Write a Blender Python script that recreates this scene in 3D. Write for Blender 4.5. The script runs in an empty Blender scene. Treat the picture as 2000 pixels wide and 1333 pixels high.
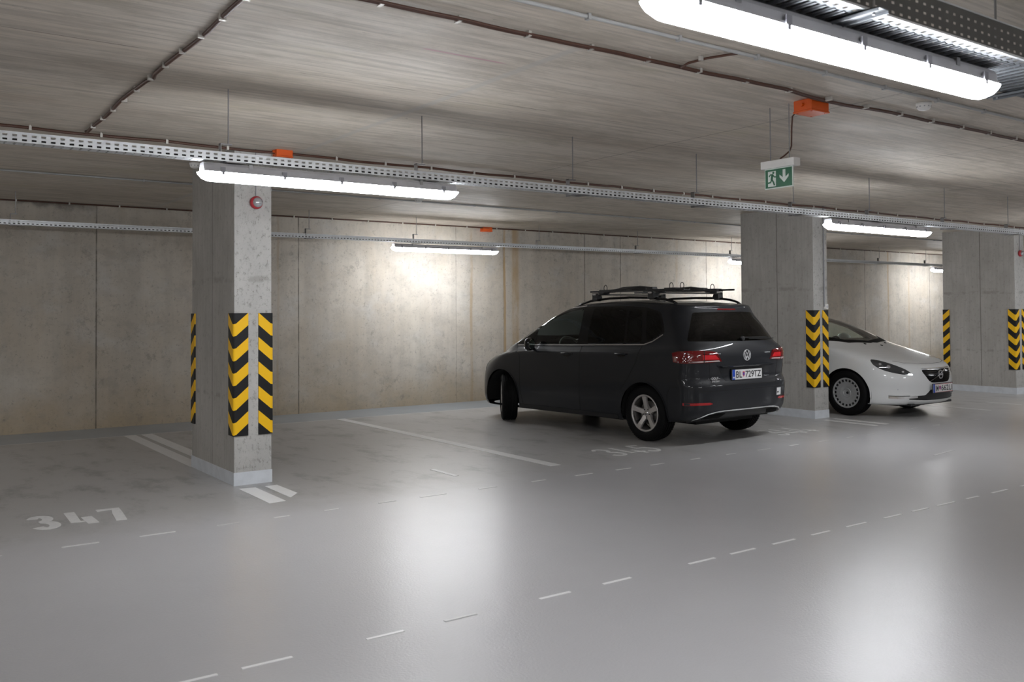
import bpy, math, random
import numpy as np
from mathutils import Vector, Matrix
from mathutils.bvhtree import BVHTree
random.seed(4)
C = bpy.context.scene.collection

# ---------------------------------------------------------------- camera, world, exposure
EYE = 1.47
YAW, PITCH, ROLL, FPX, CY = .6173, .0214, .0061, 1776.46, 573.68
def _camera():
    s, c = math.sin(YAW), math.cos(YAW)
    fw = Vector((s, c, 0)); rt = Vector((c, -s, 0)); z = Vector((0, 0, 1))
    f2 = math.cos(PITCH)*fw + math.sin(PITCH)*z
    u2 = -math.sin(PITCH)*fw + math.cos(PITCH)*z
    r3 = math.cos(ROLL)*rt - math.sin(ROLL)*u2
    u3 = math.sin(ROLL)*rt + math.cos(ROLL)*u2
    cd = bpy.data.cameras.new('camera'); co = bpy.data.objects.new('camera', cd); C.objects.link(co)
    m = Matrix((r3, u3, -f2)).transposed().to_4x4(); m.translation = (0, 0, EYE)
    co.matrix_world = m
    cd.sensor_width = 36; cd.sensor_fit = 'HORIZONTAL'; cd.lens = 36*FPX/2000
    cd.shift_y = -(666.5-CY)/2000
    cd.clip_start = .05; cd.clip_end = 200
    cd.dof.use_dof = True; cd.dof.focus_distance = 9.5; cd.dof.aperture_fstop = 5.0
    bpy.context.scene.camera = co
_camera()
sc = bpy.context.scene
sc.view_settings.view_transform = 'Standard'; sc.view_settings.look = 'None'
sc.view_settings.exposure = 0.98; sc.view_settings.gamma = 1.0
sc.view_settings.use_curve_mapping = False
w = bpy.data.worlds.new('world'); sc.world = w; w.use_nodes = True
w.node_tree.nodes['Background'].inputs[0].default_value = (.5, .5, .5, 1)
w.node_tree.nodes['Background'].inputs[1].default_value = 0.0
LAMP = 30.0          # emission of the batten diffusers

H = 2.918             # ceiling height
WY = 12.8            # rear wall plane

# ---------------------------------------------------------------- node helpers
class NT:
    def __init__(s, name):
        s.m = bpy.data.materials.new(name); s.m.use_nodes = True
        s.t = s.m.node_tree; s.b = s.t.nodes['Principled BSDF']; s.out = s.t.nodes['Material Output']
    def n(s, typ, **kw):
        o = s.t.nodes.new(typ)
        for k, v in kw.items(): setattr(o, k, v)
        return o
    def put(s, sock, v):
        if isinstance(v, bpy.types.NodeSocket): s.t.links.new(v, sock)
        elif v is not None:
            if isinstance(v, (tuple, list)) and len(v) == 3 and len(sock.default_value) == 4: v = (*v, 1)
            sock.default_value = v
    def math(s, op, a, b=None, c=None, clamp=False):
        o = s.n('ShaderNodeMath', operation=op); o.use_clamp = clamp
        for i, v in enumerate((a, b, c)):
            if v is not None: s.put(o.inputs[i], v)
        return o.outputs[0]
    def pos(s):
        return s.n('ShaderNodeTexCoord').outputs['Object']
    def sep(s, v):
        o = s.n('ShaderNodeSeparateXYZ'); s.put(o.inputs[0], v); return o.outputs
    def scl(s, v, k):
        o = s.n('ShaderNodeVectorMath', operation='MULTIPLY'); s.put(o.inputs[0], v); o.inputs[1].default_value = k
        return o.outputs[0]
    def noise(s, v, scale=1., detail=4., rough=.55, dist=0.):
        o = s.n('ShaderNodeTexNoise'); s.put(o.inputs['Vector'], v)
        o.inputs['Scale'].default_value = scale; o.inputs['Detail'].default_value = detail
        o.inputs['Roughness'].default_value = rough; o.inputs['Distortion'].default_value = dist
        return o.outputs['Fac']
    def ramp(s, v, a, b, lo=0., hi=1., smooth=True):
        o = s.n('ShaderNodeMapRange', interpolation_type='SMOOTHSTEP' if smooth else 'LINEAR')
        s.put(o.inputs['Value'], v)
        for k, x in (('From Min', a), ('From Max', b), ('To Min', lo), ('To Max', hi)): o.inputs[k].default_value = x
        return o.outputs['Result']
    def mix(s, f, a, b, mode='MIX'):
        o = s.n('ShaderNodeMix', data_type='RGBA', blend_type=mode)
        s.put(o.inputs[0], f); s.put(o.inputs[6], a); s.put(o.inputs[7], b); return o.outputs[2]
    def bump(s, h, strength=.3, dist=.01, normal=None):
        o = s.n('ShaderNodeBump'); s.put(o.inputs['Height'], h)
        o.inputs['Strength'].default_value = strength; o.inputs['Distance'].default_value = dist
        if normal is not None: s.put(o.inputs['Normal'], normal)
        return o.outputs[0]
    def set(s, **kw):
        names = dict(color='Base Color', rough='Roughness', metal='Metallic', spec='Specular IOR Level', normal='Normal',
                     coat='Coat Weight', coatr='Coat Roughness', emit='Emission Strength', ecol='Emission Color', trans='Transmission Weight', ior='IOR', alpha='Alpha')
        for k, v in kw.items(): s.put(s.b.inputs[names[k]], v)
        return s.m
    def line(s, coord, at, half, soft=.004):
        """1 on a thin line coord = at"""
        d = s.math('ABSOLUTE', s.math('SUBTRACT', coord, at))
        return s.ramp(d, half, half+soft, 1., 0.)
    def union(s, lst):
        r = lst[0]
        for x in lst[1:]: r = s.math('MAXIMUM', r, x)
        return r

def simple(name, color, rough=.5, metal=0., **kw):
    t = NT(name); 
    p = t.pos(); v = t.noise(p, 9., 3.)
    c = t.mix(t.ramp(v, .3, .7, 0., 1.), tuple(x*.93 for x in color), tuple(min(1, x*1.05) for x in color))
    return t.set(color=c, rough=rough, metal=metal, **kw)

# ---------------------------------------------------------------- surface materials
def m_wall():
    t = NT('concrete_wall'); p = t.pos(); x, y, z = t.sep(p)
    big = t.noise(t.scl(p, (.45, 1, .6)), 1., 5., .6)
    col = t.mix(t.ramp(big, .3, .7), (.525, .465, .385), (.64, .59, .52))
    st = t.noise(t.scl(p, (5., 5., .35)), 1., 5., .6)
    col = t.mix(t.ramp(st, .35, .7, 0., .45), col, (.41, .38, .335))
    cloud = t.noise(t.scl(p, (1.4, 1, 1.9)), 1.3, 6., .65)
    col = t.mix(t.ramp(cloud, .5, .75, 0., .5), col, (.62, .61, .59))
    # ochre dirt near the foot and warm patches
    foot = t.math('ADD', z, t.math('MULTIPLY', t.noise(t.scl(p, (1.5, 1, 1.5)), 1., 5., .7), 1.1))
    col = t.mix(t.ramp(foot, .45, 1.3, .75, 0.), col, (.44, .345, .225))
    warm = t.noise(t.scl(p, (1.1, 1, .5)), 1.1, 4., .6)
    col = t.mix(t.ramp(warm, .52, .72, 0., .40), col, (.47, .385, .28))
    # pits and speckle
    sp = t.noise(p, 24., 6., .8)
    col = t.mix(t.ramp(sp, .55, .68, 0., .55), col, (.20, .18, .155))
    sp2 = t.noise(t.scl(p, (1.2, 1, 1.)), 7., 6., .8)
    zone = t.ramp(t.noise(t.scl(p, (.8, 1, .9)), 1.3, 3., .6), .38, .6, .35, 1.)
    col = t.mix(t.math('MULTIPLY', t.ramp(sp2, .54, .68, 0., .55), zone), col, (.24, .22, .19))
    big2 = t.noise(t.scl(p, (1., 1, 1.3)), 3.2, 5., .7)
    col = t.mix(t.ramp(big2, .45, .7, 0., .30), col, (.29, .27, .24))
    # rust runs
    wob = t.math('MULTIPLY', t.math('SUBTRACT', t.noise(t.scl(p, (1, 1, 1.3)), 1.5, 4.), .5), .05)
    xw = t.math('ADD', x, wob); runs = []
    for at, hw, k in ((8.25, .030, .55), (8.93, .026, .9), (9.16, .085, .75), (20.36, .04, .55), (21.25, .045, .4), (4.9, .02, .4), (.95, .03, .35), (13.1, .04, .25)):
        runs.append(t.math('MULTIPLY', t.line(xw, at, hw*.4, hw*.9), k))
    brk = t.ramp(t.noise(t.scl(p, (4, 1, .9)), 1., 5., .7), .3, .6, .15, 1.)
    col = t.mix(t.math('MULTIPLY', t.union(runs), brk), col, (.42, .285, .145))
    # dark damp stain under the slab
    ds = t.math('MULTIPLY', t.line(x, 1.95, .25, .35), t.ramp(t.math('ADD', z, t.math('MULTIPLY', t.noise(t.scl(p, (3, 1, 3)), 2., 5.), .22)), 2.92, 3.02))
    col = t.mix(t.math('MULTIPLY', ds, .7), col, (.10, .085, .07))
    # formwork joints
    seams = t.union([t.line(x, a, .006, .006) for a in (-2.6, -.15, 2.442, 5.212, 10.72, 11.6, 13.94, 19.4, 22.2, 25.0)])
    faint = t.math('MULTIPLY', t.union([t.line(x, a, .004, .005) for a in (7.95, 8.9, 16.6)]), .5)
    s2 = t.math('MAXIMUM', seams, faint)
    brk2 = t.ramp(t.noise(t.scl(p, (2, 1, 3)), 2., 3.), .3, .6, .5, 1.)
    col = t.mix(t.math('MULTIPLY', t.math('MULTIPLY', s2, brk2), .75), col, (.12, .105, .085))
    hgt = t.math('SUBTRACT', t.math('ADD', t.math('MULTIPLY', sp, .4), t.math('MULTIPLY', st, .5)), s2)
    return t.set(color=col, rough=.72, spec=.3, normal=t.bump(hgt, .35, .006))

def m_column():
    t = NT('concrete_column'); p = t.pos(); x, y, z = t.sep(p)
    g = t.n('ShaderNodeNewGeometry'); nx, ny, nz = t.sep(g.outputs['Normal'])
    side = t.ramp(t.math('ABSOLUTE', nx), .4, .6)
    grain = t.noise(t.scl(p, (24., 24., 1.1)), 1., 6., .7)
    spk = t.noise(t.scl(p, (1, 1, .8)), 18., 6., .8)
    big = t.noise(t.scl(p, (1.2, 1.2, .9)), 1.4, 5., .6)
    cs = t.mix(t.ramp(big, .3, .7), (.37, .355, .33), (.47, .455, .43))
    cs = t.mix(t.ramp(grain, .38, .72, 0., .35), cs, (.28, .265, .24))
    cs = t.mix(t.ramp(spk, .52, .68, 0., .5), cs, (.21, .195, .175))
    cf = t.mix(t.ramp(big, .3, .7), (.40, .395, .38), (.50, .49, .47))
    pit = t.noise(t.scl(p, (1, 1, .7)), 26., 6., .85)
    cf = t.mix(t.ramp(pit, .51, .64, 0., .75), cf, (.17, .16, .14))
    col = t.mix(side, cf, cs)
    joint = t.math('MULTIPLY', t.line(y, .605, .004, .004), side)
    col = t.mix(t.math('MULTIPLY', joint, .7), col, (.10, .09, .075))
    band = t.math('MULTIPLY', t.union([t.line(z, 1.78, .012, .03), t.line(z, .75, .008, .02)]), t.ramp(t.noise(t.scl(p, (4, 4, 4)), 2., 3.), .45, .6, 0., .35))
    col = t.mix(band, col, (.18, .165, .14))
    h = t.math('SUBTRACT', t.math('ADD', grain, pit), joint)
    return t.set(color=col, rough=.7, spec=.3, normal=t.bump(h, .3, .005))

def m_ceiling():
    t = NT('board_marked_concrete'); p = t.pos(); x, y, z = t.sep(p)
    g1 = t.noise(t.scl(p, (.9, 19., 1)), 1., 7., .7)
    g2 = t.noise(t.scl(p, (2.2, 60., 1)), 1., 5., .65)
    big = t.noise(t.scl(p, (.35, .9, 1)), 1.2, 5., .6)
    col = t.mix(t.ramp(big, .3, .7), (.60, .53, .45), (.70, .64, .565))
    col = t.mix(t.ramp(g1, .42, .66, 0., .62), col, (.38, .34, .295))
    col = t.mix(t.ramp(g2, .5, .7, 0., .5), col, (.32, .29, .25))
    yel = t.noise(t.scl(p, (.7, 2.2, 1)), 1.1, 5., .65)
    col = t.mix(t.ramp(yel, .56, .74, 0., .4), col, (.46, .42, .27))
    warm = t.noise(t.scl(p, (.5, 1.7, 1)), 1.7, 5., .65)
    col = t.mix(t.ramp(warm, .55, .7, 0., .35), col, (.44, .36, .29))
    nick = t.noise(t.scl(p, (4.5, 22., 1)), 1.8, 4., .7)
    col = t.mix(t.ramp(nick, .66, .74, 0., .75), col, (.15, .13, .11))
    cloud = t.noise(t.scl(p, (1.6, 3.5, 1)), 1.5, 6., .7)
    col = t.mix(t.ramp(cloud, .46, .68, 0., .55), col, (.40, .36, .30))
    pale = t.noise(t.scl(p, (2.4, 6., 1)), 1.2, 5., .75)
    col = t.mix(t.ramp(pale, .60, .72, 0., .45), col, (.66, .63, .58))
    # slab joints
    wob = t.math('MULTIPLY', t.math('SUBTRACT', t.noise(t.scl(p, (1, 1.5, 1)), 1.5, 3.), .5), .05)
    j1 = t.math('MULTIPLY', t.line(t.math('ADD', x, wob), 3.16, .015, .03), t.ramp(y, 3.7, 3.9))
    col = t.mix(t.math('MULTIPLY', j1, .6), col, (.50, .48, .45))
    j2 = t.union([t.line(x, a, .004, .005) for a in (5.62, 8.2, 10.7, 13.2)])
    j3 = t.union([t.line(y, a, .003, .004) for a in (2.75, 5.15, 7.55, 9.95)])
    brk = t.ramp(t.noise(t.scl(p, (2, 2, 1)), 1., 3.), .4, .55)
    js = t.math('MAXIMUM', t.math('MULTIPLY', j2, .6), t.math('MULTIPLY', t.math('MULTIPLY', j3, brk), .8))
    col = t.mix(js, col, (.13, .11, .09))
    # pink chalk line
    ch = t.math('MULTIPLY', t.line(y, 4.30, .008, .008), t.math('MULTIPLY', t.ramp(x, 2.45, 2.5), t.ramp(x, 2.95, 3.05, 1., 0.)))
    col = t.mix(t.math('MULTIPLY', ch, .5), col, (.55, .22, .32))
    h = t.math('ADD', t.math('MULTIPLY', g1, .6), t.math('MULTIPLY', g2, .4))
    rr = t.ramp(t.noise(t.scl(p, (.8, 3, 1)), 1.2, 4.), .35, .65, .52, .64)
    return t.set(color=col, rough=rr, spec=.22, normal=t.bump(t.math('ADD', h, pale), .5, .007))

def m_floor():
    t = NT('coated_floor'); p = t.pos(); x, y, z = t.sep(p)
    big = t.noise(t.scl(p, (.5, .5, 1)), 1., 5., .6)
    col = t.mix(t.ramp(big, .3, .7), (.435, .43, .442), (.465, .46, .472))
    cl = t.noise(t.scl(p, (1.3, 1.3, 1)), 1.6, 6., .7)
    bay = t.math('MULTIPLY', t.ramp(t.math('ADD', y, t.math('MULTIPLY', cl, .9)), 6.7, 7.6), t.ramp(y, 11.7, 11.9, 1., 0.))
    col = t.mix(t.math('MULTIPLY', bay, .75), col, (.37, .362, .352))
    d2 = t.noise(t.scl(p, (2.2, 1., 1)), 1.5, 6., .72)
    col = t.mix(t.math('MULTIPLY', t.ramp(d2, .48, .68, 0., .75), t.ramp(y, 6.3, 7.5, .03, 1.)), col, (.20, .197, .192))
    # blue grey strip along the wall
    strip = t.ramp(y, 11.81, 11.83)
    col = t.mix(strip, col, t.mix(t.ramp(cl, .3, .7), (.25, .285, .325), (.31, .35, .385)))
    col = t.mix(t.math('MULTIPLY', t.line(y, 11.805, .012, .008), .45), col, (.78, .78, .76))
    # scuffs
    sc1 = t.noise(t.scl(p, (2.5, 9., 1)), 1.3, 4., .6)
    col = t.mix(t.ramp(sc1, .76, .80, 0., .35), col, (.16, .155, .15))
    dot = t.noise(p, 12., 2., .5)
    col = t.mix(t.ramp(dot, .80, .83, 0., .7), col, (.10, .10, .10))
    peel = t.noise(p, 70., 3., .6)
    wave = t.noise(p, 5., 3., .5)
    rough = t.math('ADD', t.ramp(cl, .2, .8, .285, .305), t.math('MULTIPLY', bay, .05))
    n1 = t.bump(peel, .45, .0032)
    return t.set(color=col, rough=rough, spec=.5, coat=.25, coatr=.26, normal=t.bump(wave, .025, .02, n1))

def m_paint(name='floor_paint', c=(.66, .655, .65), wear=.35):
    t = NT(name); p = t.pos()
    a = t.noise(t.scl(p, (1, 1, 1)), 22., 5., .7)
    f = t.ramp(a, .48, .66, 0., wear)
    return t.set(color=t.mix(f, c, (.46, .46, .46)), rough=.36, spec=.45, normal=t.bump(a, .08, .002))

M = {}
M['wall'] = m_wall(); M['column'] = m_column(); M['ceiling'] = m_ceiling(); M['floor'] = m_floor()
M['paint'] = m_paint(); M['paint_new'] = m_paint('fresh_floor_paint', (.80, .80, .80), .10)
M['paint_worn'] = m_paint('worn_floor_paint', (.54, .54, .54), .6)
M['plinth'] = simple('grey_skirting_paint', (.62, .65, .69), .5)
M['galv'] = simple('galvanised_steel', (.78, .81, .84), .42, .75)
M['galv_shaded'] = simple('shaded_galvanised_steel', (.13, .13, .125), .55, .5)  # same steel, darkened in colour for the unlit side of the overhead tray
M['galv_half_shaded'] = simple('half_shaded_galvanised_steel', (.17, .18, .195), .5, .6)  # overhead tray floor: shade of the lamp housing put into the steel colour
M['rod'] = simple('threaded_rod_steel', (.35, .35, .36), .4, .9)
M['housing'] = simple('lamp_housing_plastic', (.52, .52, .55), .45)
M['clip'] = simple('lamp_clip_plastic', (.28, .28, .31), .4)
M['cable'] = simple('brown_cable_sheath', (.085, .035, .022), .45)
M['cable_clip'] = simple('cable_clip_metal', (.62, .60, .56), .4, .5)
M['conduit'] = simple('grey_conduit_plastic', (.40, .40, .40), .45)
M['grey_cable'] = simple('grey_cable_sheath', (.30, .30, .31), .5)
M['orange'] = simple('orange_plastic', (.68, .10, .008), .4)
M['white_plastic'] = simple('white_plastic', (.78, .77, .75), .4)
M['black_plastic'] = simple('black_plastic', (.012, .012, .013), .5)
M['red_plastic'] = simple('red_plastic', (.42, .03, .04), .35)
M['green_sign'] = simple('green_sign_face', (.002, .12, .048), .4)
M['sign_white'] = simple('white_sign_face', (.72, .80, .74), .45)
def m_lamp():
    t = NT('lamp_diffuser'); return t.set(color=(.9, .9, .9), emit=LAMP, ecol=(.945, .968, 1.), rough=.4)
M['lamp'] = m_lamp()
def m_clear():
    t = NT('clear_lens'); return t.set(color=(.50, .50, .53), rough=.12, spec=.8, coat=1., metal=.5)
M['lens'] = m_clear()
def m_chevron():
    t = NT('black_yellow_foam'); x, y, z = t.sep(t.pos())
    d = t.math('MULTIPLY', t.math('MAXIMUM', t.math('ABSOLUTE', x), t.math('ABSOLUTE', y)), 1.0)
    f = t.math('FRACT', t.math('DIVIDE', t.math('ADD', t.math('SUBTRACT', z, t.math('MULTIPLY', d, .87)), 2.125), .2125))
    m = t.math('LESS_THAN', f, .5)
    c = t.mix(m, (.007, .007, .008), (.88, .50, .006))
    return t.set(color=c, rough=.5, spec=.35)
M['chevron'] = m_chevron()

# ---------------------------------------------------------------- mesh helpers
class MB:
    def __init__(s): s.v = []; s.f = []
    def add(s, vs, fs):
        o = len(s.v); s.v += [tuple(map(float, a)) for a in vs]; s.f += [tuple(i+o for i in f) for f in fs]; return s
    def box(s, x0, x1, y0, y1, z0, z1, taper=0):
        vs = [(x0, y0, z0), (x1, y0, z0), (x1, y1, z0), (x0, y1, z0), (x0+taper, y0+taper, z1), (x1-taper, y0+taper, z1), (x1-taper, y1-taper, z1), (x0+taper, y1-taper, z1)]
        return s.add(vs, [(3, 2, 1, 0), (4, 5, 6, 7), (0, 1, 5, 4), (1, 2, 6, 5), (2, 3, 7, 6), (3, 0, 4, 7)])
    def tube(s, path, r, n=8, cap=True):
        P = [Vector(p) for p in path]; rings = []
        up = None
        for i, p in enumerate(P):
            d = (P[min(i+1, len(P)-1)]-P[max(i-1, 0)]).normalized()
            if up is None:
                a = Vector((0, 0, 1)) if abs(d.z) < .9 else Vector((1, 0, 0)); up = (a - d*a.dot(d)).normalized()
            else: up = (up - d*up.dot(d)).normalized()
            b = d.cross(up); rr = r[i] if isinstance(r, (list, tuple)) else r
            rings.append([p + (up*math.cos(2*math.pi*k/n) + b*math.sin(2*math.pi*k/n))*rr for k in range(n)])
        vs = [v for q in rings for v in q]; fs = []
        for i in range(len(P)-1):
            for k in range(n): fs.append((i*n+k, i*n+(k+1) % n, (i+1)*n+(k+1) % n, (i+1)*n+k))
        if cap: fs += [tuple(range(n))[::-1], tuple((len(P)-1)*n+k for k in range(n))]
        return s.add(vs, fs)
    def lathe(s, prof, c=(0, 0, 0), axis='z', n=32, close=False):
        vs = []; m = len(prof)
        for k in range(n):
            a = 2*math.pi*k/n; ca, sa = math.cos(a), math.sin(a)
            for r, h in prof:
                q = {'z': (r*ca, r*sa, h), 'x': (h, r*ca, r*sa), 'y': (r*sa, h, r*ca)}[axis]
                vs.append((q[0]+c[0], q[1]+c[1], q[2]+c[2]))
        fs = []
        for k in range(n):
            k2 = (k+1) % n
            for i in range(m-1 if not close else m):
                j = (i+1) % m
                fs.append((k*m+i, k2*m+i, k2*m+j, k*m+j))
        return s.add(vs, fs)
    def prism(s, poly, a, b, plane='xy'):
        def P(u, v, h): return {'xy': (u, v, h), 'xz': (u, h, v), 'yz': (h, u, v)}[plane]
        n = len(poly)
        return s.add([P(u, v, a) for u, v in poly]+[P(u, v, b) for u, v in poly],
                     [tuple(range(n))[::-1], tuple(range(n, 2*n))]+[(i, (i+1) % n, n+(i+1) % n, n+i) for i in range(n)])
    def build(s, name, mat, parent=None, smooth=False, loc=None, solid=None, bevel=None):
        me = bpy.data.meshes.new(name); me.from_pydata(s.v, [], s.f); me.materials.append(mat)
        o = bpy.data.objects.new(name, me); C.objects.link(o)
        if parent is not None: o.parent = parent
        if loc is not None: o.location = loc
        if bevel:
            m = o.modifiers.new('bevel', 'BEVEL'); m.width = bevel; m.segments = 2; m.limit_method = 'ANGLE'
        if smooth:
            for p in me.polygons: p.use_smooth = True
        if solid:
            m = o.modifiers.new('solid', 'SOLIDIFY'); m.thickness = solid; m.offset = 0
        fix_normals(me)
        return o
import bmesh
def fix_normals(me):
    b = bmesh.new(); b.from_mesh(me); bmesh.ops.recalc_face_normals(b, faces=b.faces); b.to_mesh(me); b.free()
def tag(o, label, cat, group=None, kind=None):
    o['label'] = label; o['category'] = cat
    if group: o['group'] = group
    if kind: o['kind'] = kind
    return o
def thing(name, label, cat, loc=(0, 0, 0), rz=0, group=None):
    o = bpy.data.objects.new(name, None); C.objects.link(o); o.location = loc; o.rotation_euler = (0, 0, rz)
    o.empty_display_size = .1
    return tag(o, label, cat, group)
def children(o): return [c for c in bpy.data.objects if c.parent == o]
def copy_tree(o, parent=None):
    c = o.copy(); C.objects.link(c); c.parent = parent
    for ch in children(o): copy_tree(ch, c)
    return c
def text_mesh(txt, size, extrude=0., bold=0.):
    cu = bpy.data.curves.new('t', 'FONT'); cu.body = txt; cu.size = size; cu.extrude = extrude; cu.offset = bold; cu.align_x = 'LEFT'
    ob = bpy.data.objects.new('t', cu); C.objects.link(ob)
    dg = bpy.context.evaluated_depsgraph_get(); dg.update()
    me = bpy.data.meshes.new_from_object(ob.evaluated_get(dg)); 
    vs = [tuple(v.co) for v in me.vertices]; fs = [tuple(p.vertices) for p in me.polygons]
    bpy.data.objects.remove(ob); bpy.data.curves.remove(cu); bpy.data.meshes.remove(me)
    return vs, fs
def fit_text(txt, w, h, extrude=0., bold=0.):
    """glyph mesh scaled into 0..w, 0..h"""
    vs, fs = text_mesh(txt, 1., extrude, bold)
    A = np.array(vs); lo = A.min(0); hi = A.max(0)
    A[:, 0] = (A[:, 0]-lo[0])/(hi[0]-lo[0])*w; A[:, 1] = (A[:, 1]-lo[1])/(hi[1]-lo[1])*h
    return [tuple(a) for a in A], fs
def struct(o): o['kind'] = 'structure'; return o

# ---------------------------------------------------------------- the room
X0, X1, Y0 = -9., 31., -6.
struct(MB().box(X0-.3, X1+.3, Y0-.3, WY+.3, -.3, 0).build('floor', M['floor']))
struct(MB().box(X0-.3, X1+.3, Y0-.3, WY+.3, H, H+.3).build('ceiling', M['ceiling']))
struct(MB().box(X0-.3, X1+.3, WY, WY+.3, 0, H).build('wall_back', M['wall']))
struct(MB().box(X0-.3, X1+.3, Y0-.3, Y0, 0, H).build('wall_front', M['wall']))
struct(MB().box(X0-.3, X0, Y0, WY, 0, H).build('wall_left', M['wall']))
struct(MB().box(X1, X1+.3, Y0, WY, 0, H).build('wall_right', M['wall']))

# ---------------------------------------------------------------- columns
def column(x0, x1, y0, y1, label, corners):
    r = thing('concrete_column', label, 'column', (x0, y0, 0), group='concrete columns')
    w, d = x1-x0, y1-y0
    MB().box(0, w, 0, d, 0, H).build('shaft', M['column'], r, bevel=.006)
    e = .004
    b = MB(); b.box(-e, w+e, -e, 0, 0, .112).box(-e, w+e, d, d+e, 0, .112).box(-e, 0, 0, d, 0, .112).box(w, w+e, 0, d, 0, .112)
    b.build('skirting', M['plinth'], r)
    for (cx, cy, sx, sy, lab) in corners:
        g = thing('corner_guard', lab, 'corner guard', (x0+cx*w, y0+cy*d, .425), group='black and yellow column corner guards')
        t = .012; L = .12
        pr = [(L, 0), (L, -t), (.012-t*.6, -t), (-t*.55, -t*.55), (-t, .012-t*.6), (-t, L), (0, L), (0, 0)]
        pr = [(px*sx if True else px, py*sy) for px, py in pr]
        MB().prism(pr, 0, 1.058).build('foam_strip', M['chevron'], g)
    return r
column(2.58, 2.912, 7.765, 9.005, 'concrete column with red alarm beacon under a lit lamp, left part of the garage', [
    (0, 0, 1, 1, 'widest striped corner guard, near left edge of the column left of the dark car'),
    (1, 0, -1, 1, 'striped corner guard on the right edge of the column left of the dark car'),
    (0, 1, 1, -1, 'sliver of a striped corner guard on the far edge of the leftmost column')])
column(10.545, 10.855, 7.745, 9.0, 'concrete column between the dark car and the white car', [
    (0, 0, 1, 1, 'striped corner guard facing us on the column between the two cars'),
    (1, 0, -1, 1, 'narrow striped corner guard beside the white car windscreen'),])
column(16.32, 16.66, 7.85, 9.15, 'concrete column at the right edge, beyond the white car bonnet', [
    (0, 0, 1, 1, 'striped corner guard on the near edge of the rightmost column'),
    (1, 0, -1, 1, 'striped corner guard cut by the right edge of the picture'),
    (0, 1, 1, -1, 'striped corner guard just above the white car nose')])

# ---------------------------------------------------------------- painted floor markings
def marking(poly, label, cat, mat='paint', name='parking_line', group=None, z=.0025):
    c = np.mean(np.array(poly), 0)
    b = MB(); n = len(poly)
    b.add([(p[0]-c[0], p[1]-c[1], 0) for p in poly]+[(p[0]-c[0], p[1]-c[1], z) for p in poly],
          [tuple(range(n))[::-1], tuple(range(n, 2*n))]+[(i, (i+1) % n, n+(i+1) % n, n+i) for i in range(n)])
    return tag(b.build(name, M[mat], loc=(c[0], c[1], 0)), label, cat, group)
def rect(x0, x1, y0, y1): return [(x0, y0), (x1, y0), (x1, y1), (x0, y1)]
marking(rect(5.352, 5.477, 6.92, 11.80), 'long white line between the empty bay and the dark car', 'parking line', group='white bay lines')
for x0, x1, lab in ((2.565, 2.70, 'left one of the double white lines'), (2.765, 2.895, 'right one of the double white lines')):
    marking(rect(x0, x1, 9.02, 11.80), lab+' between the leftmost column and the wall', 'parking line', group='white bay lines')
marking([(2.567, 6.89), (2.705, 6.905), (2.705, 7.59), (2.567, 7.61)], 'bright white stub, left of the pair in front of the leftmost column', 'parking line', 'paint_new', group='white bay lines')
marking([(2.785, 7.01), (2.90, 7.15), (2.895, 7.59), (2.785, 7.59)], 'bright white stub, right of the pair in front of the leftmost column', 'parking line', 'paint_new', group='white bay lines')
marking(rect(10.51, 10.60, 6.83, 7.60), 'nearer of two thin white lines below the white car wheel', 'parking line', group='white bay lines')
marking(rect(10.75, 10.84, 6.83, 7.62), 'farther of two thin white lines below the white car wheel', 'parking line', group='white bay lines')
marking(rect(13.39, 13.47, 6.83, 11.8), 'white bay line beyond the nose of the white car', 'parking line', 'paint_worn', group='white bay lines')
marking(rect(14.55, 14.62, 6.95, 7.50), 'faint white stroke on the floor before the rightmost column', 'parking line', 'paint_worn', group='white bay lines')
marking([(8.84, 5.06), (9.31, 5.12), (9.31, 5.15), (8.84, 5.09)], 'faint lone white stroke on the lane floor at right', 'lane dash', 'paint_worn', 'lane_dash')

def stroke(path, w0, w1=None):
    """ribbon polygons of a stroked path: wide where the stroke runs along y"""
    return path
def digit_mesh(polys, x, y, sx, sy, name, lab, mat):
    b = MB()
    for pl in polys:
        P = [(x+u*sx, y+v*sy) for u, v in pl]; n = len(P)
        b.add([(p[0], p[1], 0.0) for p in P]+[(p[0], p[1], .0025) for p in P],
              [tuple(range(n))[::-1], tuple(range(n, 2*n))]+[(i, (i+1) % n, n+(i+1) % n, n+i) for i in range(n)])
    return tag(b.build(name, M[mat]), lab, 'painted number')
def ribbon2(path, w):
    P = [np.array(p, float) for p in path]; L, R = [], []
    for i, p in enumerate(P):
        d = P[min(i+1, len(P)-1)]-P[max(i-1, 0)]; d = d/np.linalg.norm(d); n = np.array([-d[1], d[0]])
        L.append(p+n*w/2); R.append(p-n*w/2)
    return [[tuple(L[i]), tuple(L[i+1]), tuple(R[i+1]), tuple(R[i])] for i in range(len(P)-1)]
def arc(cx, cy, rx, ry, a0, a1, n=10):
    return [(cx+rx*math.cos(math.radians(a0+(a1-a0)*k/n)), cy+ry*math.sin(math.radians(a0+(a1-a0)*k/n))) for k in range(n+1)]
GL = {
 '3': [arc(.42, .76, .34, .20, 160, -75)+arc(.46, .27, .40, .23, 80, -160)],
 '4': [[(.18, 1.), (.08, .22), (1., .22)], [(.72, .52), (.76, 0)]],
 '7': [[(.0, .93), (.92, .93), (.78, .55), (.60, 0)]],
 '5': [[(.88, .94), (.22, .94), (.16, .56)]+arc(.45, .32, .42, .28, 110, -150)],
}
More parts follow.
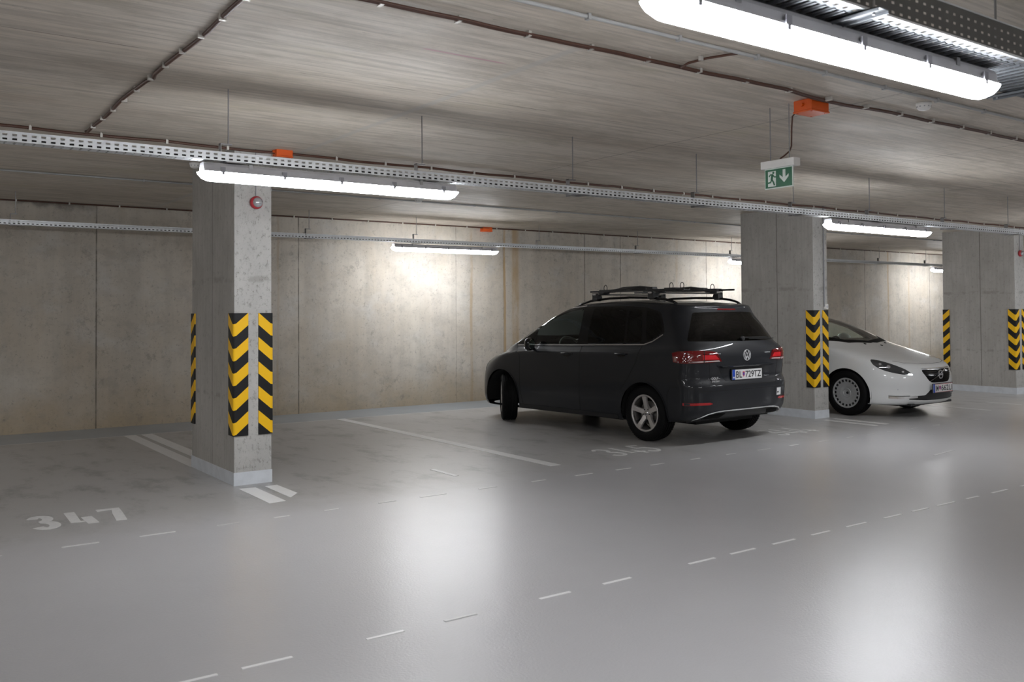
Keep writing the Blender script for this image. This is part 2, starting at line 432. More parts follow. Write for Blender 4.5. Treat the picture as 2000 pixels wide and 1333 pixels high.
def painted_number(txt, spots, W, Hh, wd, label, mat):
    b = MB()
    for ch, (x, y) in zip(txt, spots):
        for path in GL[ch]:
            for k, pl in enumerate(ribbon2([(x+u*W, y+v*Hh) for u, v in path], wd)):
                z = .0022+.00002*k
                b.add([(p[0], p[1], 0.0) for p in pl]+[(p[0], p[1], z) for p in pl], [(4, 5, 6, 7), (0, 1, 5, 4), (1, 2, 6, 5), (2, 3, 7, 6), (3, 0, 4, 7)])
    return tag(b.build('painted_bay_number', M[mat]), label, 'painted number', 'bay numbers painted on the floor')
painted_number('347', [(.97, 6.99), (1.215, 7.0), (1.42, 6.98)], .145, .47, .072, 'white bay number 347 painted on the floor at lower left', 'paint')
painted_number('345', [(6.27, 6.98), (6.53, 6.97), (6.76, 6.98)], .20, .48, .04, 'white bay number 345 in front of the dark car rear wheel', 'paint')
painted_number('344', [(8.86, 6.95), (9.13, 6.94), (9.37, 6.93)], .20, .48, .04, 'white bay number 344 behind the dark car, before the middle column', 'paint')
marking([(4.33, 7.02), (4.38, 7.02), (4.38, 7.45), (4.33, 7.45)], 'worn white stroke left from a bay number on the floor of the empty bay', 'painted number', 'paint_worn', 'painted_stroke')
# dashed guide lines
def dashes(segs, y, w, row):
    for i, (a, b, m) in enumerate(segs):
        marking([(a, y-w/2), (b, y-w/2), (b, y+w/2), (a, y+w/2)], 'short thin white dash in the '+row, 'lane dash', m, 'lane_dash', 'thin dashes of the '+row)
dA = [(.45, .69), (1.02, 1.24), (1.49, 1.72), (2.0, 2.16), (2.41, 2.53), (2.80, 2.92), (3.25, 3.4), (3.62, 3.86), (4.18, 4.36), (4.73, 4.88), (5.22, 5.42), (5.71, 5.89), (6.15, 6.33), (6.70, 6.83), (7.21, 7.36), (7.71, 7.91), (8.24, 8.39), (8.75, 8.92), (9.28, 9.40), (9.67, 9.83), (10.10, 10.24), (10.6, 10.75), (11.1, 11.25), (11.6, 11.75), (12.1, 12.25)]
dashes([(a, b, 'paint' if i in (1, 2, 4, 5, 9, 10, 11, 12, 13, 16, 18) else 'paint_worn') for i, (a, b) in enumerate(dA)], 6.385, .022, 'dashed line before the bays')
dB = [(.62, .80), (1.0, 1.18), (1.28, 1.50), (1.85, 2.04), (2.26, 2.44), (2.83, 3.03), (3.26, 3.46), (3.92, 4.14), (4.28, 4.50), (4.67, 4.89), (5.06, 5.26), (5.44, 5.67), (5.88, 6.10), (6.24, 6.45), (6.57, 6.82), (6.99, 7.17), (7.38, 7.62), (7.85, 8.05), (8.3, 8.5)]
dashes([(a, b, 'paint_worn' if i in (4,) else 'paint_new') for i, (a, b) in enumerate(dB)], 3.757, .02, 'dashed line along the lane')

# ---------------------------------------------------------------- cable trays
def slotted(b, x0, x1, rows, pitch, slot, P):
    """sheet from x0 to x1; rows = [(h0, h1, is_slot_row)]; P(x, h) -> point"""
    n = int(round((x1-x0)/pitch))
    hs = [r[0] for r in rows]+[rows[-1][1]]
    vs = []; fs = []
    for i in range(n+1):
        xa = x0+i*pitch
        for xx in ((xa, xa+pitch-slot) if i < n else (xa,)):
            vs += [P(xx, h) for h in hs]
    m = len(hs)
    for i in range(n):
        for c in (0, 1):
            k = (2*i+c)*m
            for j, r in enumerate(rows):
                if c == 1 and r[2]: continue
                fs.append((k+j, k+m+j, k+m+j+1, k+j+1))
    b.add(vs, fs)
TX0, TX1 = -6., 26.
def tray(label, y0, y1, z0, z1, rods, rod_y, mat='galv', wide=False):
    r = thing('cable_tray', label, 'cable tray', (0, (y0+y1)/2, z0), group='galvanised cable trays'); h = z1-z0; hw = (y1-y0)/2
    rows = [(0, .15*h, 0), (.15*h, .35*h, 1), (.35*h, .60*h, 0), (.60*h, .82*h, 1), (.82*h, h, 0)]
    b = MB(); slotted(b, TX0, TX1, rows, .048, .024, lambda x, q: (x, -hw, q)); slotted(b, TX0, TX1, rows, .048, .024, lambda x, q: (x, hw, q))
    o = b.build('side_wall', M[mat], r, solid=.0012)
    b = MB(); w = 2*hw
    br = [(-hw, -hw+.15*w, 0), (-hw+.15*w, -hw+.42*w, 1), (-hw+.42*w, -hw+.58*w, 0), (-hw+.58*w, -hw+.85*w, 1), (-hw+.85*w, hw, 0)]
    slotted(b, TX0, TX1, br, .048, .012, lambda x, q: (x, q, 0)); b.build('tray_floor', M[mat], r, solid=.0012)
    b = MB()
    for s in (-1, 1): b.box(TX0, TX1, s*hw-.004, s*hw+.004, h-.002, h+.004)
    b.build('rolled_edge', M[mat], r)
    ry = rod_y-(y0+y1)/2
    for x in rods:
        b = MB(); b.tube([(x, ry, h+.075), (x, ry, H-z0)], .0045, 6)
        g = b.build('hanger', M['rod'], r)
        b = MB(); b.box(x-.055, x+.02, ry-.014, ry+.014, h+.072, h+.08)
        b.box(x-.055, x-.050, ry-.022, ry+.022, h-.01, h+.08); b.box(x-.055, x-.050, ry-.022, ry+.022, -.012, .01)
        b.box(x-.055, x+.06, -hw-.012, hw+.02, -.009, -.004)
        b.build('bracket', M['rod'], g)
    return r
tray('nearer cable tray crossing the whole picture in front of the columns', 5.66, 5.76, 2.432, 2.484, [-5.6, -4.1, -2.6, -1.1, .4, 1.885, 3.31, 4.73, 6.19, 7.58, 8.88, 10.39, 11.89, 13.4, 14.9, 16.4, 17.9, 19.4], 5.79)
tray('distant cable tray running along the rear concrete wall', 11.84, 11.94, 2.525, 2.577, [-5.2, -3., -.8, 1.40, 4.0, 5.0, 6.70, 9.0, 11.2, 13.68, 16.1, 18.6, 20.5, 23.], 11.9)
def added_tray_cables(label, y, z, x0, x1, n, w, mat='black_plastic'):  # unseen cables, added so that the tray slots read dark
    r = thing('added_cable_bundle', label, 'cables', (0, 0, 0), group='cable bundles added to darken the tray slots')
    for i in range(n):
        yy = y-w/2+w*(i+.5)/n; MB().tube([(x, yy+.004*math.sin(x*1.7+i*2), z+.006+.003*math.sin(x*2.3+i)) for x in xs0(x0, x1, .4)], .010+.003*(i % 2), 6).build('cable_sheath', M[mat], r, smooth=True)
def xs0(a, b, s): return [a+i*s for i in range(int((b-a)/s)+1)]
added_tray_cables('unseen dark cables added behind the slots of the nearer cable tray', 5.71, 2.446, TX0, TX1, 3, .08)
added_tray_cables('unseen dark cables added behind the slots of the distant wall cable tray', 11.89, 2.539, TX0, TX1, 3, .08)
added_tray_cables('unseen dark cables added behind the slots of the overhead tray, upper right', 1.87, 2.456, TX0, 14., 4, .16)
# overhead tray at the upper right, wide one
def big_tray():
    r = thing('cable_tray', 'wide tall cable tray with punched dark side, overhead in the upper right corner', 'cable tray', (0, 0, 2.44), group='galvanised cable trays')
    a, c = 1.712, 2.02
    rows = [(0, .018, 0), (.018, .027, 1), (.027, .050, 0), (.050, .059, 1), (.059, .082, 0), (.082, .091, 1), (.091, .116, 0)]
    for yy in (a, c):
        b = MB(); slotted(b, TX0, 14., rows, .048, .018, lambda x, q: (x, yy, q)); b.build('side_wall', M['galv_shaded'], r, solid=.0012)
    b = MB(); br = [(a, a+.012, 0), (a+.012, a+.030, 1), (a+.030, a+.045, 0), (a+.045, a+.135, 1), (a+.135, a+.165, 0), (a+.165, a+.265, 1), (a+.265, c, 0)]
    slotted(b, TX0, 14., br, .050, .016, lambda x, q: (x, q, 0)); b.build('tray_floor', M['galv_half_shaded'], r, solid=.0015)
    b = MB()
    for k in range(-120, 280): b.box(k*.05+.012, k*.05+.022, a+.04, c-.02, -.005, 0)
    b.build('floor_ribs', M['galv_half_shaded'], r)
    b = MB(); b.box(TX0, 14., a-.010, a+.002, -.002, .006).box(TX0, 14., a-.003, a+.003, .116, .121).box(TX0, 14., c-.003, c+.003, .116, .121)
    b.build('rolled_edge', M['galv'], r)
    for x in (-2.3, -.8, .7, 2.63, 4.13, 5.6, 7.1, 8.6):
        b = MB(); b.tube([(x, 2.05, -.02), (x, 2.05, H-2.44)], .005, 6); b.build('hanger', M['rod'], r)
        b = MB(); b.tube([(x, 1.69, -.02), (x, 1.69, H-2.44)], .005, 6)
        g = b.build('hanger', M['rod'], r)
        b = MB(); b.box(x-.03, x+.03, 1.655, 2.08, -.010, -.006).box(x-.03, x-.026, 1.655, 2.08, -.020, -.006).box(x+.026, x+.03, 1.655, 2.08, -.020, -.006)
        b.build('cross_bracket', M['galv_half_shaded'], g)
big_tray()

# ---------------------------------------------------------------- batten lamps
def make_lamp():
    r = thing('batten_lamp', '', 'ceiling lamp'); L = .93
    def loft(prof, stations, b):
        n = len(prof); vs = []
        for x, sy, sz in stations: vs += [(x, p[0]*sy, p[1]*sz) for p in prof]
        fs = []
        for i in range(len(stations)-1):
            for k in range(n): fs.append((i*n+k, i*n+(k+1) % n, (i+1)*n+(k+1) % n, (i+1)*n+k))
        fs += [tuple(range(n)), tuple((len(stations)-1)*n+k for k in range(n))]
        b.add(vs, fs)
    b = MB(); pr = [(.056, 0), (.056, -.012), (.050, -.034), (.034, -.050), (.012, -.056), (-.012, -.056), (-.034, -.050), (-.050, -.034), (-.056, -.012), (-.056, 0)]
    st = [(-L, .93, .12), (-L+.006, .98, .4), (-L+.022, 1, .75), (-L+.05, 1, .96), (-L+.08, 1, 1), (L-.08, 1, 1), (L-.05, 1, .96), (L-.022, 1, .75), (L-.006, .98, .4), (L, .93, .12)]
    loft(pr, st, b); b.build('diffuser', M['lamp'], r, smooth=True)
    b = MB(); ph = [(.058, 0), (.058, .010), (.048, .012), (.046, .04), (.036, .056), (-.036, .056), (-.046, .04), (-.048, .012), (-.058, .010), (-.058, 0)]
    loft(ph, [(-L+.015, .97, 1), (L-.015, .97, 1)], b); b.build('housing', M['housing'], r)
    for x in (-.80, -.40, 0, .40, .80):
        for s in (-1, 1):
            b = MB(); b.box(x-.014, x+.014, s*.058-.005, s*.058+.005, -.002, .03).box(x-.008, x+.008, s*.060-.004, s*.060+.005, -.018, 0)
            b.build('clip', M['clip'], r)
    for x in (-.62, .62):
        b = MB(); b.box(x-.012, x+.012, -.05, .05, .056, .060).box(x-.012, x+.012, .047, .05, .03, .06).box(x-.012, x+.012, -.05, -.047, .03, .06).box(x-.010, x+.010, -.003, .003, .058, .062)
        b.build('mounting_bracket', M['rod'], r)
    return r
lamp0 = make_lamp(); first = [True]
def lamp(x, y, z, label, group='batten lamps under the trays'):
    o = lamp0 if first[0] else copy_tree(lamp0); first[0] = False
    o.location = (x, y, z); o['label'] = label; o['group'] = group; return o
lamp(2.605, 5.70, 2.360, 'lit batten lamp in front of the leftmost column')
lamp(8.93, 5.70, 2.360, 'lit batten lamp between the middle and right columns, above the white car')
lamp(2.745, 1.86, 2.368, 'largest lit batten lamp, overhead at the upper right')
lamp(7.225, 11.9, 2.448, 'lit batten lamp on the rear wall tray above the open bay')
lamp(14.55, 11.9, 2.448, 'stub of a lit lamp seen just left of the middle column')
lamp(21.7, 11.9, 2.448, 'stub of a lit lamp seen just left of the rightmost column')
HID = 'batten lamps beyond the edges of the picture'
for x, y, z, wh in ((15.3, 5.70, 2.360, 'beyond the right edge of the picture on the nearer tray'), (21.7, 5.70, 2.360, 'far beyond the right edge on the nearer tray'), (-3.8, 5.70, 2.360, 'beyond the left edge on the nearer tray'),
                (11.6, 1.86, 2.368, 'beyond the right edge on the overhead tray'), (18.5, 1.86, 2.368, 'far beyond the right edge on the overhead tray'), (-3.6, 1.86, 2.368, 'behind left on the overhead tray'), (-2.7, 11.9, 2.448, 'beyond the left edge on the wall tray'),
                (2.7, -2.8, 2.368, 'behind the viewer'), (9.1, -2.8, 2.368, 'behind the viewer to the right'), (-3.6, -2.8, 2.368, 'behind the viewer to the left')):
    lamp(x, y, z, 'lit batten lamp '+wh, HID)

# ---------------------------------------------------------------- cables and conduits on the ceiling
def wob(x, k=.006, s=0): return k*(math.sin(x*5.1+s)+.6*math.sin(x*12.7+s*2))
def cable_run(name, label, cat, pts, r, mat, clips, clipmat='cable_clip', double=0., axis='x', n=6):
    root = thing(name, label, cat, (0, 0, 0))
    b = MB()
    for o in ((0,) if not double else (-double/2, double/2)):
        b.tube([(p[0]+(o if axis == 'y' else 0), p[1]+(o if axis == 'x' else 0), p[2]) for p in pts], r, n)
    b.build('sheath', M[mat], root, smooth=True)
    for c in clips:
        cb = MB(); e = r+double/2
        ex, ey = (.009, e+.004) if axis == 'x' else (e+.004, .009)
        cb.box(c[0]-ex, c[0]+ex, c[1]-ey, c[1]+ey, c[2]-r-.005, min(H, c[2]+r+.005))
        if c[2]+r+.005 < H: cb.box(c[0]-.003, c[0]+.003, c[1]-.003, c[1]+.003, c[2]+r+.005, H)
        cb.build('clip', M[clipmat], root)
    return root
def xs(a, b, s): return [a+i*s for i in range(int((b-a)/s)+1)]
zc = H-.016
cable_run('brown_cable', 'double brown cable clipped to the ceiling, upper right, past the orange box', 'cable',
          [(x, 3.725+wob(x, .006)+.05*min(1, max(0, (x-4.8)/.5)) - .04*min(1, max(0, (x-5.6)/.4)), zc-.004) for x in xs(1.2, 16, .12)], .0085, 'cable', [(x, 3.735, zc) for x in xs(1.5, 15.5, .42)], double=.022)
cable_run('brown_cable', 'brown cable clipped to the ceiling behind the nearer tray', 'cable',
          [(x, 7.70+wob(x, .005, 1), 2.892+wob(x, .003, 4)) for x in xs(-5, 22, .12)], .012, 'cable', [(x, 7.70, 2.892) for x in xs(-4.5, 21, .5)])
cable_run('brown_cable', 'brown cable clipped high along the rear wall edge', 'cable',
          [(x, WY-.10+wob(x, .005, 2), zc) for x in xs(-5, 25, .15)], .010, 'cable', [(x, WY-.10, zc) for x in xs(-4.5, 22, .6)])
cable_run('brown_cable', 'brown cable crossing the ceiling at upper left toward the tray', 'cable',
          [(1.385+wob(y*.45, .009, 3)+(.018 if 5.6 < y < 5.75 else 0), y, zc) for y in xs(-3, 7.5, .1)]+[(1.385, 7.6, zc-.01), (1.385, 7.67, 2.905)], .0125, 'cable', [(1.385, y, zc) for y in xs(-2.8, 7.5, .34)], axis='y')
cable_run('brown_cable', 'short looped brown cable branch near the largest lamp', 'cable',
          [(3.86, 3.72, zc), (3.80, 3.66, zc-.03), (3.79, 3.60, zc-.02), (3.86, 3.52, zc), (3.90, 3.42, zc), (3.93, 3.36, zc)], .0075, 'cable', [(3.83, 3.54, zc)], axis='y')
cable_run('grey_conduit', 'grey conduit along the ceiling behind the largest lamp', 'conduit',
          [(x, 3.35, H-.014) for x in xs(-5, 20, .5)], .011, 'conduit', [(x, 3.35, H-.014) for x in xs(-4.6, 19, .62)], 'conduit')
cable_run('grey_conduit', 'thin grey conduit on the ceiling beyond the leftmost column', 'conduit',
          [(x, 10.15, H-.012) for x in xs(-5, 24, .5)], .010, 'conduit', [(x, 10.15, H-.012) for x in xs(-4.6, 22, 1.4)], 'conduit')

def jbox(label, x, y, z, w=.15, d=.10, h=.075):
    r = thing('junction_box', label, 'junction box', (x, y, z), group='orange junction boxes')
    MB().box(-w/2, w/2, -d/2, d/2, -h, 0).build('box_body', M['orange'], r, bevel=.006)
    b = MB().box(-w/2-.004, w/2+.004, -d/2-.004, d/2+.004, -h-.012, -h+.002); b.build('lid', M['orange'], r, bevel=.005)
    for sx in (-1, 1):
        b = MB(); b.tube([(sx*w/2, 0, -h/2), (sx*(w/2+.02), 0, -h/2)], .013, 8); b.build('cable_gland', M['orange'], r)
    for sx in (-1, 1):
        for sy in (-1, 1):
            b = MB(); b.lathe([(0, -.003), (.006, -.003), (.006, 0)], (sx*(w/2-.02), sy*(d/2-.018), -h-.012), n=10); b.build('screw', M['orange'], r)
jbox('orange junction box on the ceiling above the green exit sign', 5.30, 3.89, H, .19, .15, .075)
jbox('orange junction box on the ceiling above the leftmost column', 2.99, 7.70, 2.935, .15, .10, .07)
jbox('orange junction box high on the rear wall above the wall lamp', 8.52, WY-.06, 2.93, .19, .09, .075)

def smoke(label, x, y):
    r = thing('smoke_detector', label, 'smoke detector', (x, y, H), group='white smoke detectors')
    MB().lathe([(0, 0), (.052, 0), (.052, -.016), (.047, -.02)], n=28).build('base', M['white_plastic'], r, smooth=True)
    MB().lathe([(.047, -.018), (.046, -.034), (.036, -.048), (.018, -.054), (0, -.055)], n=28).build('sensor_head', M['white_plastic'], r, smooth=True)
    b = MB()
    for k in range(10):
        a = 2*math.pi*k/10; b.box(.0445*math.cos(a)-.004, .0445*math.cos(a)+.004, .0445*math.sin(a)-.004, .0445*math.sin(a)+.004, -.033, -.026)
    b.build('vent_slots', M['clip'], r)
smoke('white smoke detector below the largest lamp, right of the orange box', 6.0, 3.48)
smoke('white smoke detector at the left end of the lamp by the leftmost column', 2.54, 8.78)
smoke('white smoke detector on the ceiling beyond the lamp by the leftmost column', 5.66, 10.0)

# ---------------------------------------------------------------- exit sign
def exit_sign():
    X = 5.22; ya, yb = 3.974, 4.237
    r = thing('exit_sign', 'green running man exit sign with down arrow hanging from the ceiling', 'exit sign', (X, (ya+yb)/2, 2.335))
    hw = (yb-ya)/2
    MB().box(-.022, .05, -hw-.012, hw+.012, .145, .200).build('light_housing', M['white_plastic'], r, bevel=.004)
    MB().box(-.004, .004, -hw+.012, hw-.012, 0, .148).build('sign_panel', M['sign_white'], r)
    face = MB().box(-.0055, -.0035, -hw+.018, hw-.018, .008, .138).build('green_face', M['green_sign'], r)
    # left in the picture is +y
    def fy(u): return (hw-.018)-u*(2*hw-.036)          # u 0..1 left to right
    def fz(v): return .008+v*.130
    def pl(poly, mat, name, x):
        b = MB(); n = len(poly); b.add([(x, fy(u), fz(v)) for u, v in poly]+[(x+.001, fy(u), fz(v)) for u, v in poly], [tuple(range(n)), tuple(range(n, 2*n))[::-1]]+[(i, (i+1) % n, n+(i+1) % n, n+i) for i in range(n)]); return b.build(name, M[mat], face)
    b = MB(); 
    pl([(.10, .07), (.10, .90), (.40, .90), (.40, .07)], 'sign_white', 'door_symbol', -.0062)
    pl([(.66, .92), (.76, .92), (.76, .50), (.88, .66), (.88, .52), (.71, .22), (.54, .52), (.54, .66), (.66, .50)], 'sign_white', 'arrow', -.0062)
    m = MB()
    def st(path, w):
        P = [(fy(u), fz(v)) for u, v in path]
        for q in ribbon2(P, w): m.add([(-.0072, a, c) for a, c in q]+[(-.0064, a, c) for a, c in q], [(0, 1, 2, 3), (7, 6, 5, 4), (0, 4, 5, 1), (1, 5, 6, 2), (2, 6, 7, 3), (3, 7, 4, 0)])
    st([(.27, .70), (.24, .42)], .018); st([(.14, .62), (.20, .72), (.29, .71), (.34, .58), (.41, .57)], .009)
    st([(.25, .45), (.31, .30), (.35, .12)], .012); st([(.24, .44), (.20, .30), (.10, .28)], .012)
    hd = arc(fy(.31), fz(.81), .009, .009, 0, 330, 11); m.add([(-.0072, a, c) for a, c in hd], [tuple(range(12))])
    m.build('running_man', M['green_sign'], face)
    for yy in (-hw+.05, hw-.05):
        MB().tube([(.012, yy, .2), (.012, yy, H-2.335)], .0035, 6).build('hanging_rod', M['rod'], r)
    c = MB(); c.tube([(.05, -.15, H-2.335-.06), (.05, -.11, H-2.335-.063), (.05, -.082, H-2.335-.085), (.045, -.078, .42), (.04, -.078, .29), (.035, -.065, .255), (.02, -.03, .225), (.015, -.005, .212), (.012, .005, .198)], .006, 6)
    c.build('supply_cable', M['cable'], r, smooth=True)
exit_sign()

# ---------------------------------------------------------------- alarm beacons, socket
def beacon(label, x, y, z, top):
    r = thing('alarm_beacon', label, 'alarm beacon', (x, y, z), group='red alarm beacons')
    MB().lathe([(0, 0), (.050, 0), (.056, -.010), (.056, -.030), (.048, -.042), (.030, -.046)], axis='y', n=36).build('red_base', M['red_plastic'], r, smooth=True)
    MB().lathe([(.043, -.038), (.043, -.052), (.037, -.068), (.020, -.078), (0, -.081)], (.004, 0, 0), axis='y', n=30).build('clear_dome', M['lens'], r, smooth=True)
    MB().tube([(0, -.008, .052), (0, -.008, top)], .005, 6).build('supply_cable', M['grey_cable'], r)
beacon('round red alarm beacon with clear dome on the leftmost column', 2.768, 7.765, 2.447, H-2.447)
beacon('red alarm beacon on the rightmost column at the picture edge', 16.50, 7.85, 2.462, H-2.462)
def socket():
    r = thing('socket_outlet', 'small white outlet box above the corner guards of the middle column', 'outlet', (10.80, 7.745, 1.53))
    MB().box(-.03, .03, -.035, 0, -.035, .035).build('box_body', M['white_plastic'], r, bevel=.005)
    MB().lathe([(0, -.036), (.018, -.036), (.02, -.03)], axis='y', n=16).build('socket_face', M['housing'], r)
    MB().tube([(-.035, -.014, .0), (-.035, -.014, H-1.53)], .009, 8).build('conduit_pipe', M['grey_cable'], r)
socket()

# ================================================================ cars
M['paint_dark'] = None
def m_carpaint(name, c, flake=0., rough=.35, coat=1.):
    t = NT(name); p = t.pos()
    n = t.noise(p, 900., 1.)
    return t.set(color=t.mix(t.ramp(n, .3, .7), tuple(x*.9 for x in c), tuple(x*1.1 for x in c)), rough=rough, metal=flake, coat=coat, coatr=.02, spec=.25)
M['paint_dark'] = m_carpaint('dark_grey_car_paint', (.0065, .008, .0115), 0., .5, .5)
M['paint_white'] = m_carpaint('white_car_paint', (.67, .68, .685), 0., .3)
def m_glass(name, tint, keep):
    t = NT(name); t.t.nodes.remove(t.b)
    tr = t.n('ShaderNodeBsdfTransparent'); tr.inputs[0].default_value = (*tint, 1)
    gl = t.n('ShaderNodeBsdfGlossy'); gl.inputs['Roughness'].default_value = .015; gl.inputs['Color'].default_value = (1, 1, 1, 1)
    fr = t.n('ShaderNodeFresnel'); fr.inputs['IOR'].default_value = 1.5
    mx = t.n('ShaderNodeMixShader'); t.put(mx.inputs[0], t.math('MULTIPLY', fr.outputs[0], keep))
    t.t.links.new(tr.outputs[0], mx.inputs[1]); t.t.links.new(gl.outputs[0], mx.inputs[2]); t.t.links.new(mx.outputs[0], t.out.inputs[0])
    return t.m
M['glass_clear'] = m_glass('clear_green_car_glass', (.84, .93, .87), 1.)
M['glass_dark'] = m_glass('privacy_car_glass', (.03, .032, .031), .8)
M['glass_screen'] = m_glass('windscreen_glass', (.85, .93, .88), 1.)
M['gloss_black'] = simple('gloss_black_trim', (.006, .006, .007), .12, spec=.4)
M['matt_black'] = simple('matt_black_trim', (.005, .005, .005), .7, spec=.1)
M['gap'] = simple('panel_gap_shadow', (.004, .004, .004), .9)
M['mirror'] = simple('mirror_glass', (.30, .36, .33), .03, 1.)
M['badge'] = simple('bright_chrome_badge', (.90, .91, .93), .22, .55)
M['rubber'] = simple('black_rubber', (.006, .006, .0065), .65, spec=.12)
M['chrome'] = simple('chrome_trim', (.82, .83, .85), .10, 1.)
M['satin'] = simple('satin_silver_trim', (.62, .62, .64), .25, 1.)
M['alloy'] = simple('silver_wheel_alloy', (.52, .50, .49), .30, .55)
M['wheel_dark'] = simple('dark_wheel_inner', (.020, .020, .021), .6)
M['disc'] = simple('brake_disc_steel', (.22, .21, .20), .4, .8)
M['cover'] = simple('silver_wheel_cover', (.55, .56, .57), .32, .5)
M['interior'] = simple('dark_interior_fabric', (.02, .02, .021), .8)
M['interior_grey'] = simple('grey_interior_plastic', (.10, .10, .10), .7)
M['plate_white'] = simple('number_plate_white', (.68, .68, .68), .4)
M['plate_blue'] = simple('number_plate_blue', (.01, .06, .42), .4)
M['plate_red'] = simple('number_plate_red', (.55, .03, .03), .4)
M['ink'] = simple('black_plate_ink', (.012, .012, .014), .5)
M['taillight'] = simple('red_tail_light_lens', (.14, .002, .004), .08, coat=1.)
M['taillight_bright'] = simple('bright_red_light_band', (.62, .012, .02), .2, coat=1.)
M['tail_clear'] = simple('clear_tail_light_band', (.55, .45, .45), .15, coat=1.)
M['reflector'] = simple('red_reflector', (.38, .006, .008), .2, coat=.7)
M['headlight'] = simple('dark_headlight_lens', (.035, .037, .04), .06, coat=1.)
M['bar_silver'] = simple('aluminium_roof_bar', (.60, .60, .60), .3, .9)

def cr_rows(R, sub):
    """Catmull-Rom across rows; R [K,T,3]"""
    out = []
    K = len(R)
    for k in range(K-1):
        p0 = R[max(k-1, 0)]; p1 = R[k]; p2 = R[k+1]; p3 = R[min(k+2, K-1)]
        for i in range(sub):
            t = i/sub
            out.append(.5*((2*p1)+(-p0+p2)*t+(2*p0-5*p1+4*p2-p3)*t*t+(-p0+3*p1-3*p2+p3)*t**3))
    out.append(R[-1]); return np.array(out)

def make_shell(rows, bow=.026, ym=1.35, sub=6, nf=34, ns=150, nr=34, taper=None):
    R = []
    for ri, r in enumerate(rows):
        yF, yR, W, zk, aF, n1, aR, n2 = r
        th = np.linspace(0, math.pi/2, nf)
        xf = W*np.sin(th)**(2/n1); yf = yF-aF+aF*np.cos(th)**(2/n1)
        ysd = np.linspace(yF-aF, yR+aR, ns+2)[1:-1]; xsd = np.full(ns, W)
        th2 = np.linspace(math.pi/2, 0, nr)
        xr = W*np.sin(th2)**(2/n2); yr = yR+aR-aR*np.cos(th2)**(2/n2)
        x = np.concatenate([xf, xsd, xr]); y = np.concatenate([yf, ysd, yr])
        x = x*(1-bow*np.clip(np.abs((y-ym)/2.15), 0, 1.2)**2.2)
        if taper: x = x*(1-taper[ri]*np.clip((1.0-y)/1.5, 0, 1.2)**2)
        zk = sorted(zk); z = np.interp(y, [a for a, b in zk], [b for a, b in zk])
        for _ in range(30): z[1:-1] = .25*z[:-2]+.5*z[1:-1]+.25*z[2:]
        R.append(np.stack([x, y, z], 1))
    G = cr_rows(np.array(R), sub)
    G[:, :, 0] = np.maximum(G[:, :, 0], 0)
    L = G[:, ::-1].copy(); L[:, :, 0] *= -1
    return np.concatenate([G, L[:, 1:-1]], 1)

def pip(poly, P):
    poly = np.array(poly); x, y = P[:, 0], P[:, 1]; ins = np.zeros(len(P), bool); n = len(poly); j = n-1
    for i in range(n):
        xi, yi = poly[i]; xj, yj = poly[j]
        with np.errstate(divide='ignore', invalid='ignore'):
            c = ((yi > y) != (yj > y)) & (x < (xj-xi)*(y-yi)/(yj-yi+1e-12)+xi)
        ins ^= c; j = i
    return ins
def rounded(poly, it=2, keep=.8):
    P = [np.array(p, float) for p in poly]
    for _ in range(it):
        Q = []
        for i in range(len(P)):
            a, b = P[i], P[(i+1) % len(P)]; d = np.linalg.norm(b-a); c = min(.25, .03/max(d, 1e-6)) if _ == 0 else .25
            Q += [a+(b-a)*c, b-(b-a)*c]
        P = Q
    return [tuple(p) for p in P]
def circle(cy, cz, r, n=72): return [(cy+r*math.cos(2*math.pi*k/n), cz+r*math.sin(2*math.pi*k/n)) for k in range(n)]
D = math.sqrt(.5)
VIEW = {  # outward direction for x>0 side, and 2D coordinates
 'side': (np.array([1., 0, 0]), lambda v: np.stack([v[:, 1], v[:, 2]], 1)),
 'rear': (np.array([0, -1., 0]), lambda v: np.stack([v[:, 0], v[:, 2]], 1)),
 'front': (np.array([0, 1., 0]), lambda v: np.stack([v[:, 0], v[:, 2]], 1)),
 'top': (np.array([0, 0, 1.]), lambda v: np.stack([v[:, 0], v[:, 1]], 1)),
 'rdiag': (np.array([D, -D, 0]), lambda v: np.stack([(v[:, 0]+v[:, 1])*D, v[:, 2]], 1)),
 'fdiag': (np.array([D, D, 0]), lambda v: np.stack([(v[:, 1]-v[:, 0])*D, v[:, 2]], 1)),
}
UV = {  # basis vectors of the 2D coordinates
 'side': (np.array([0, 1., 0]), np.array([0, 0, 1.])), 'rear': (np.array([1., 0, 0]), np.array([0, 0, 1.])), 'front': (np.array([1., 0, 0]), np.array([0, 0, 1.])),
 'top': (np.array([1., 0, 0]), np.array([0, 1., 0])), 'rdiag': (np.array([D, D, 0]), np.array([0, 0, 1.])), 'fdiag': (np.array([-D, D, 0]), np.array([0, 0, 1.])),
}
SYM = ('rear', 'front', 'top')

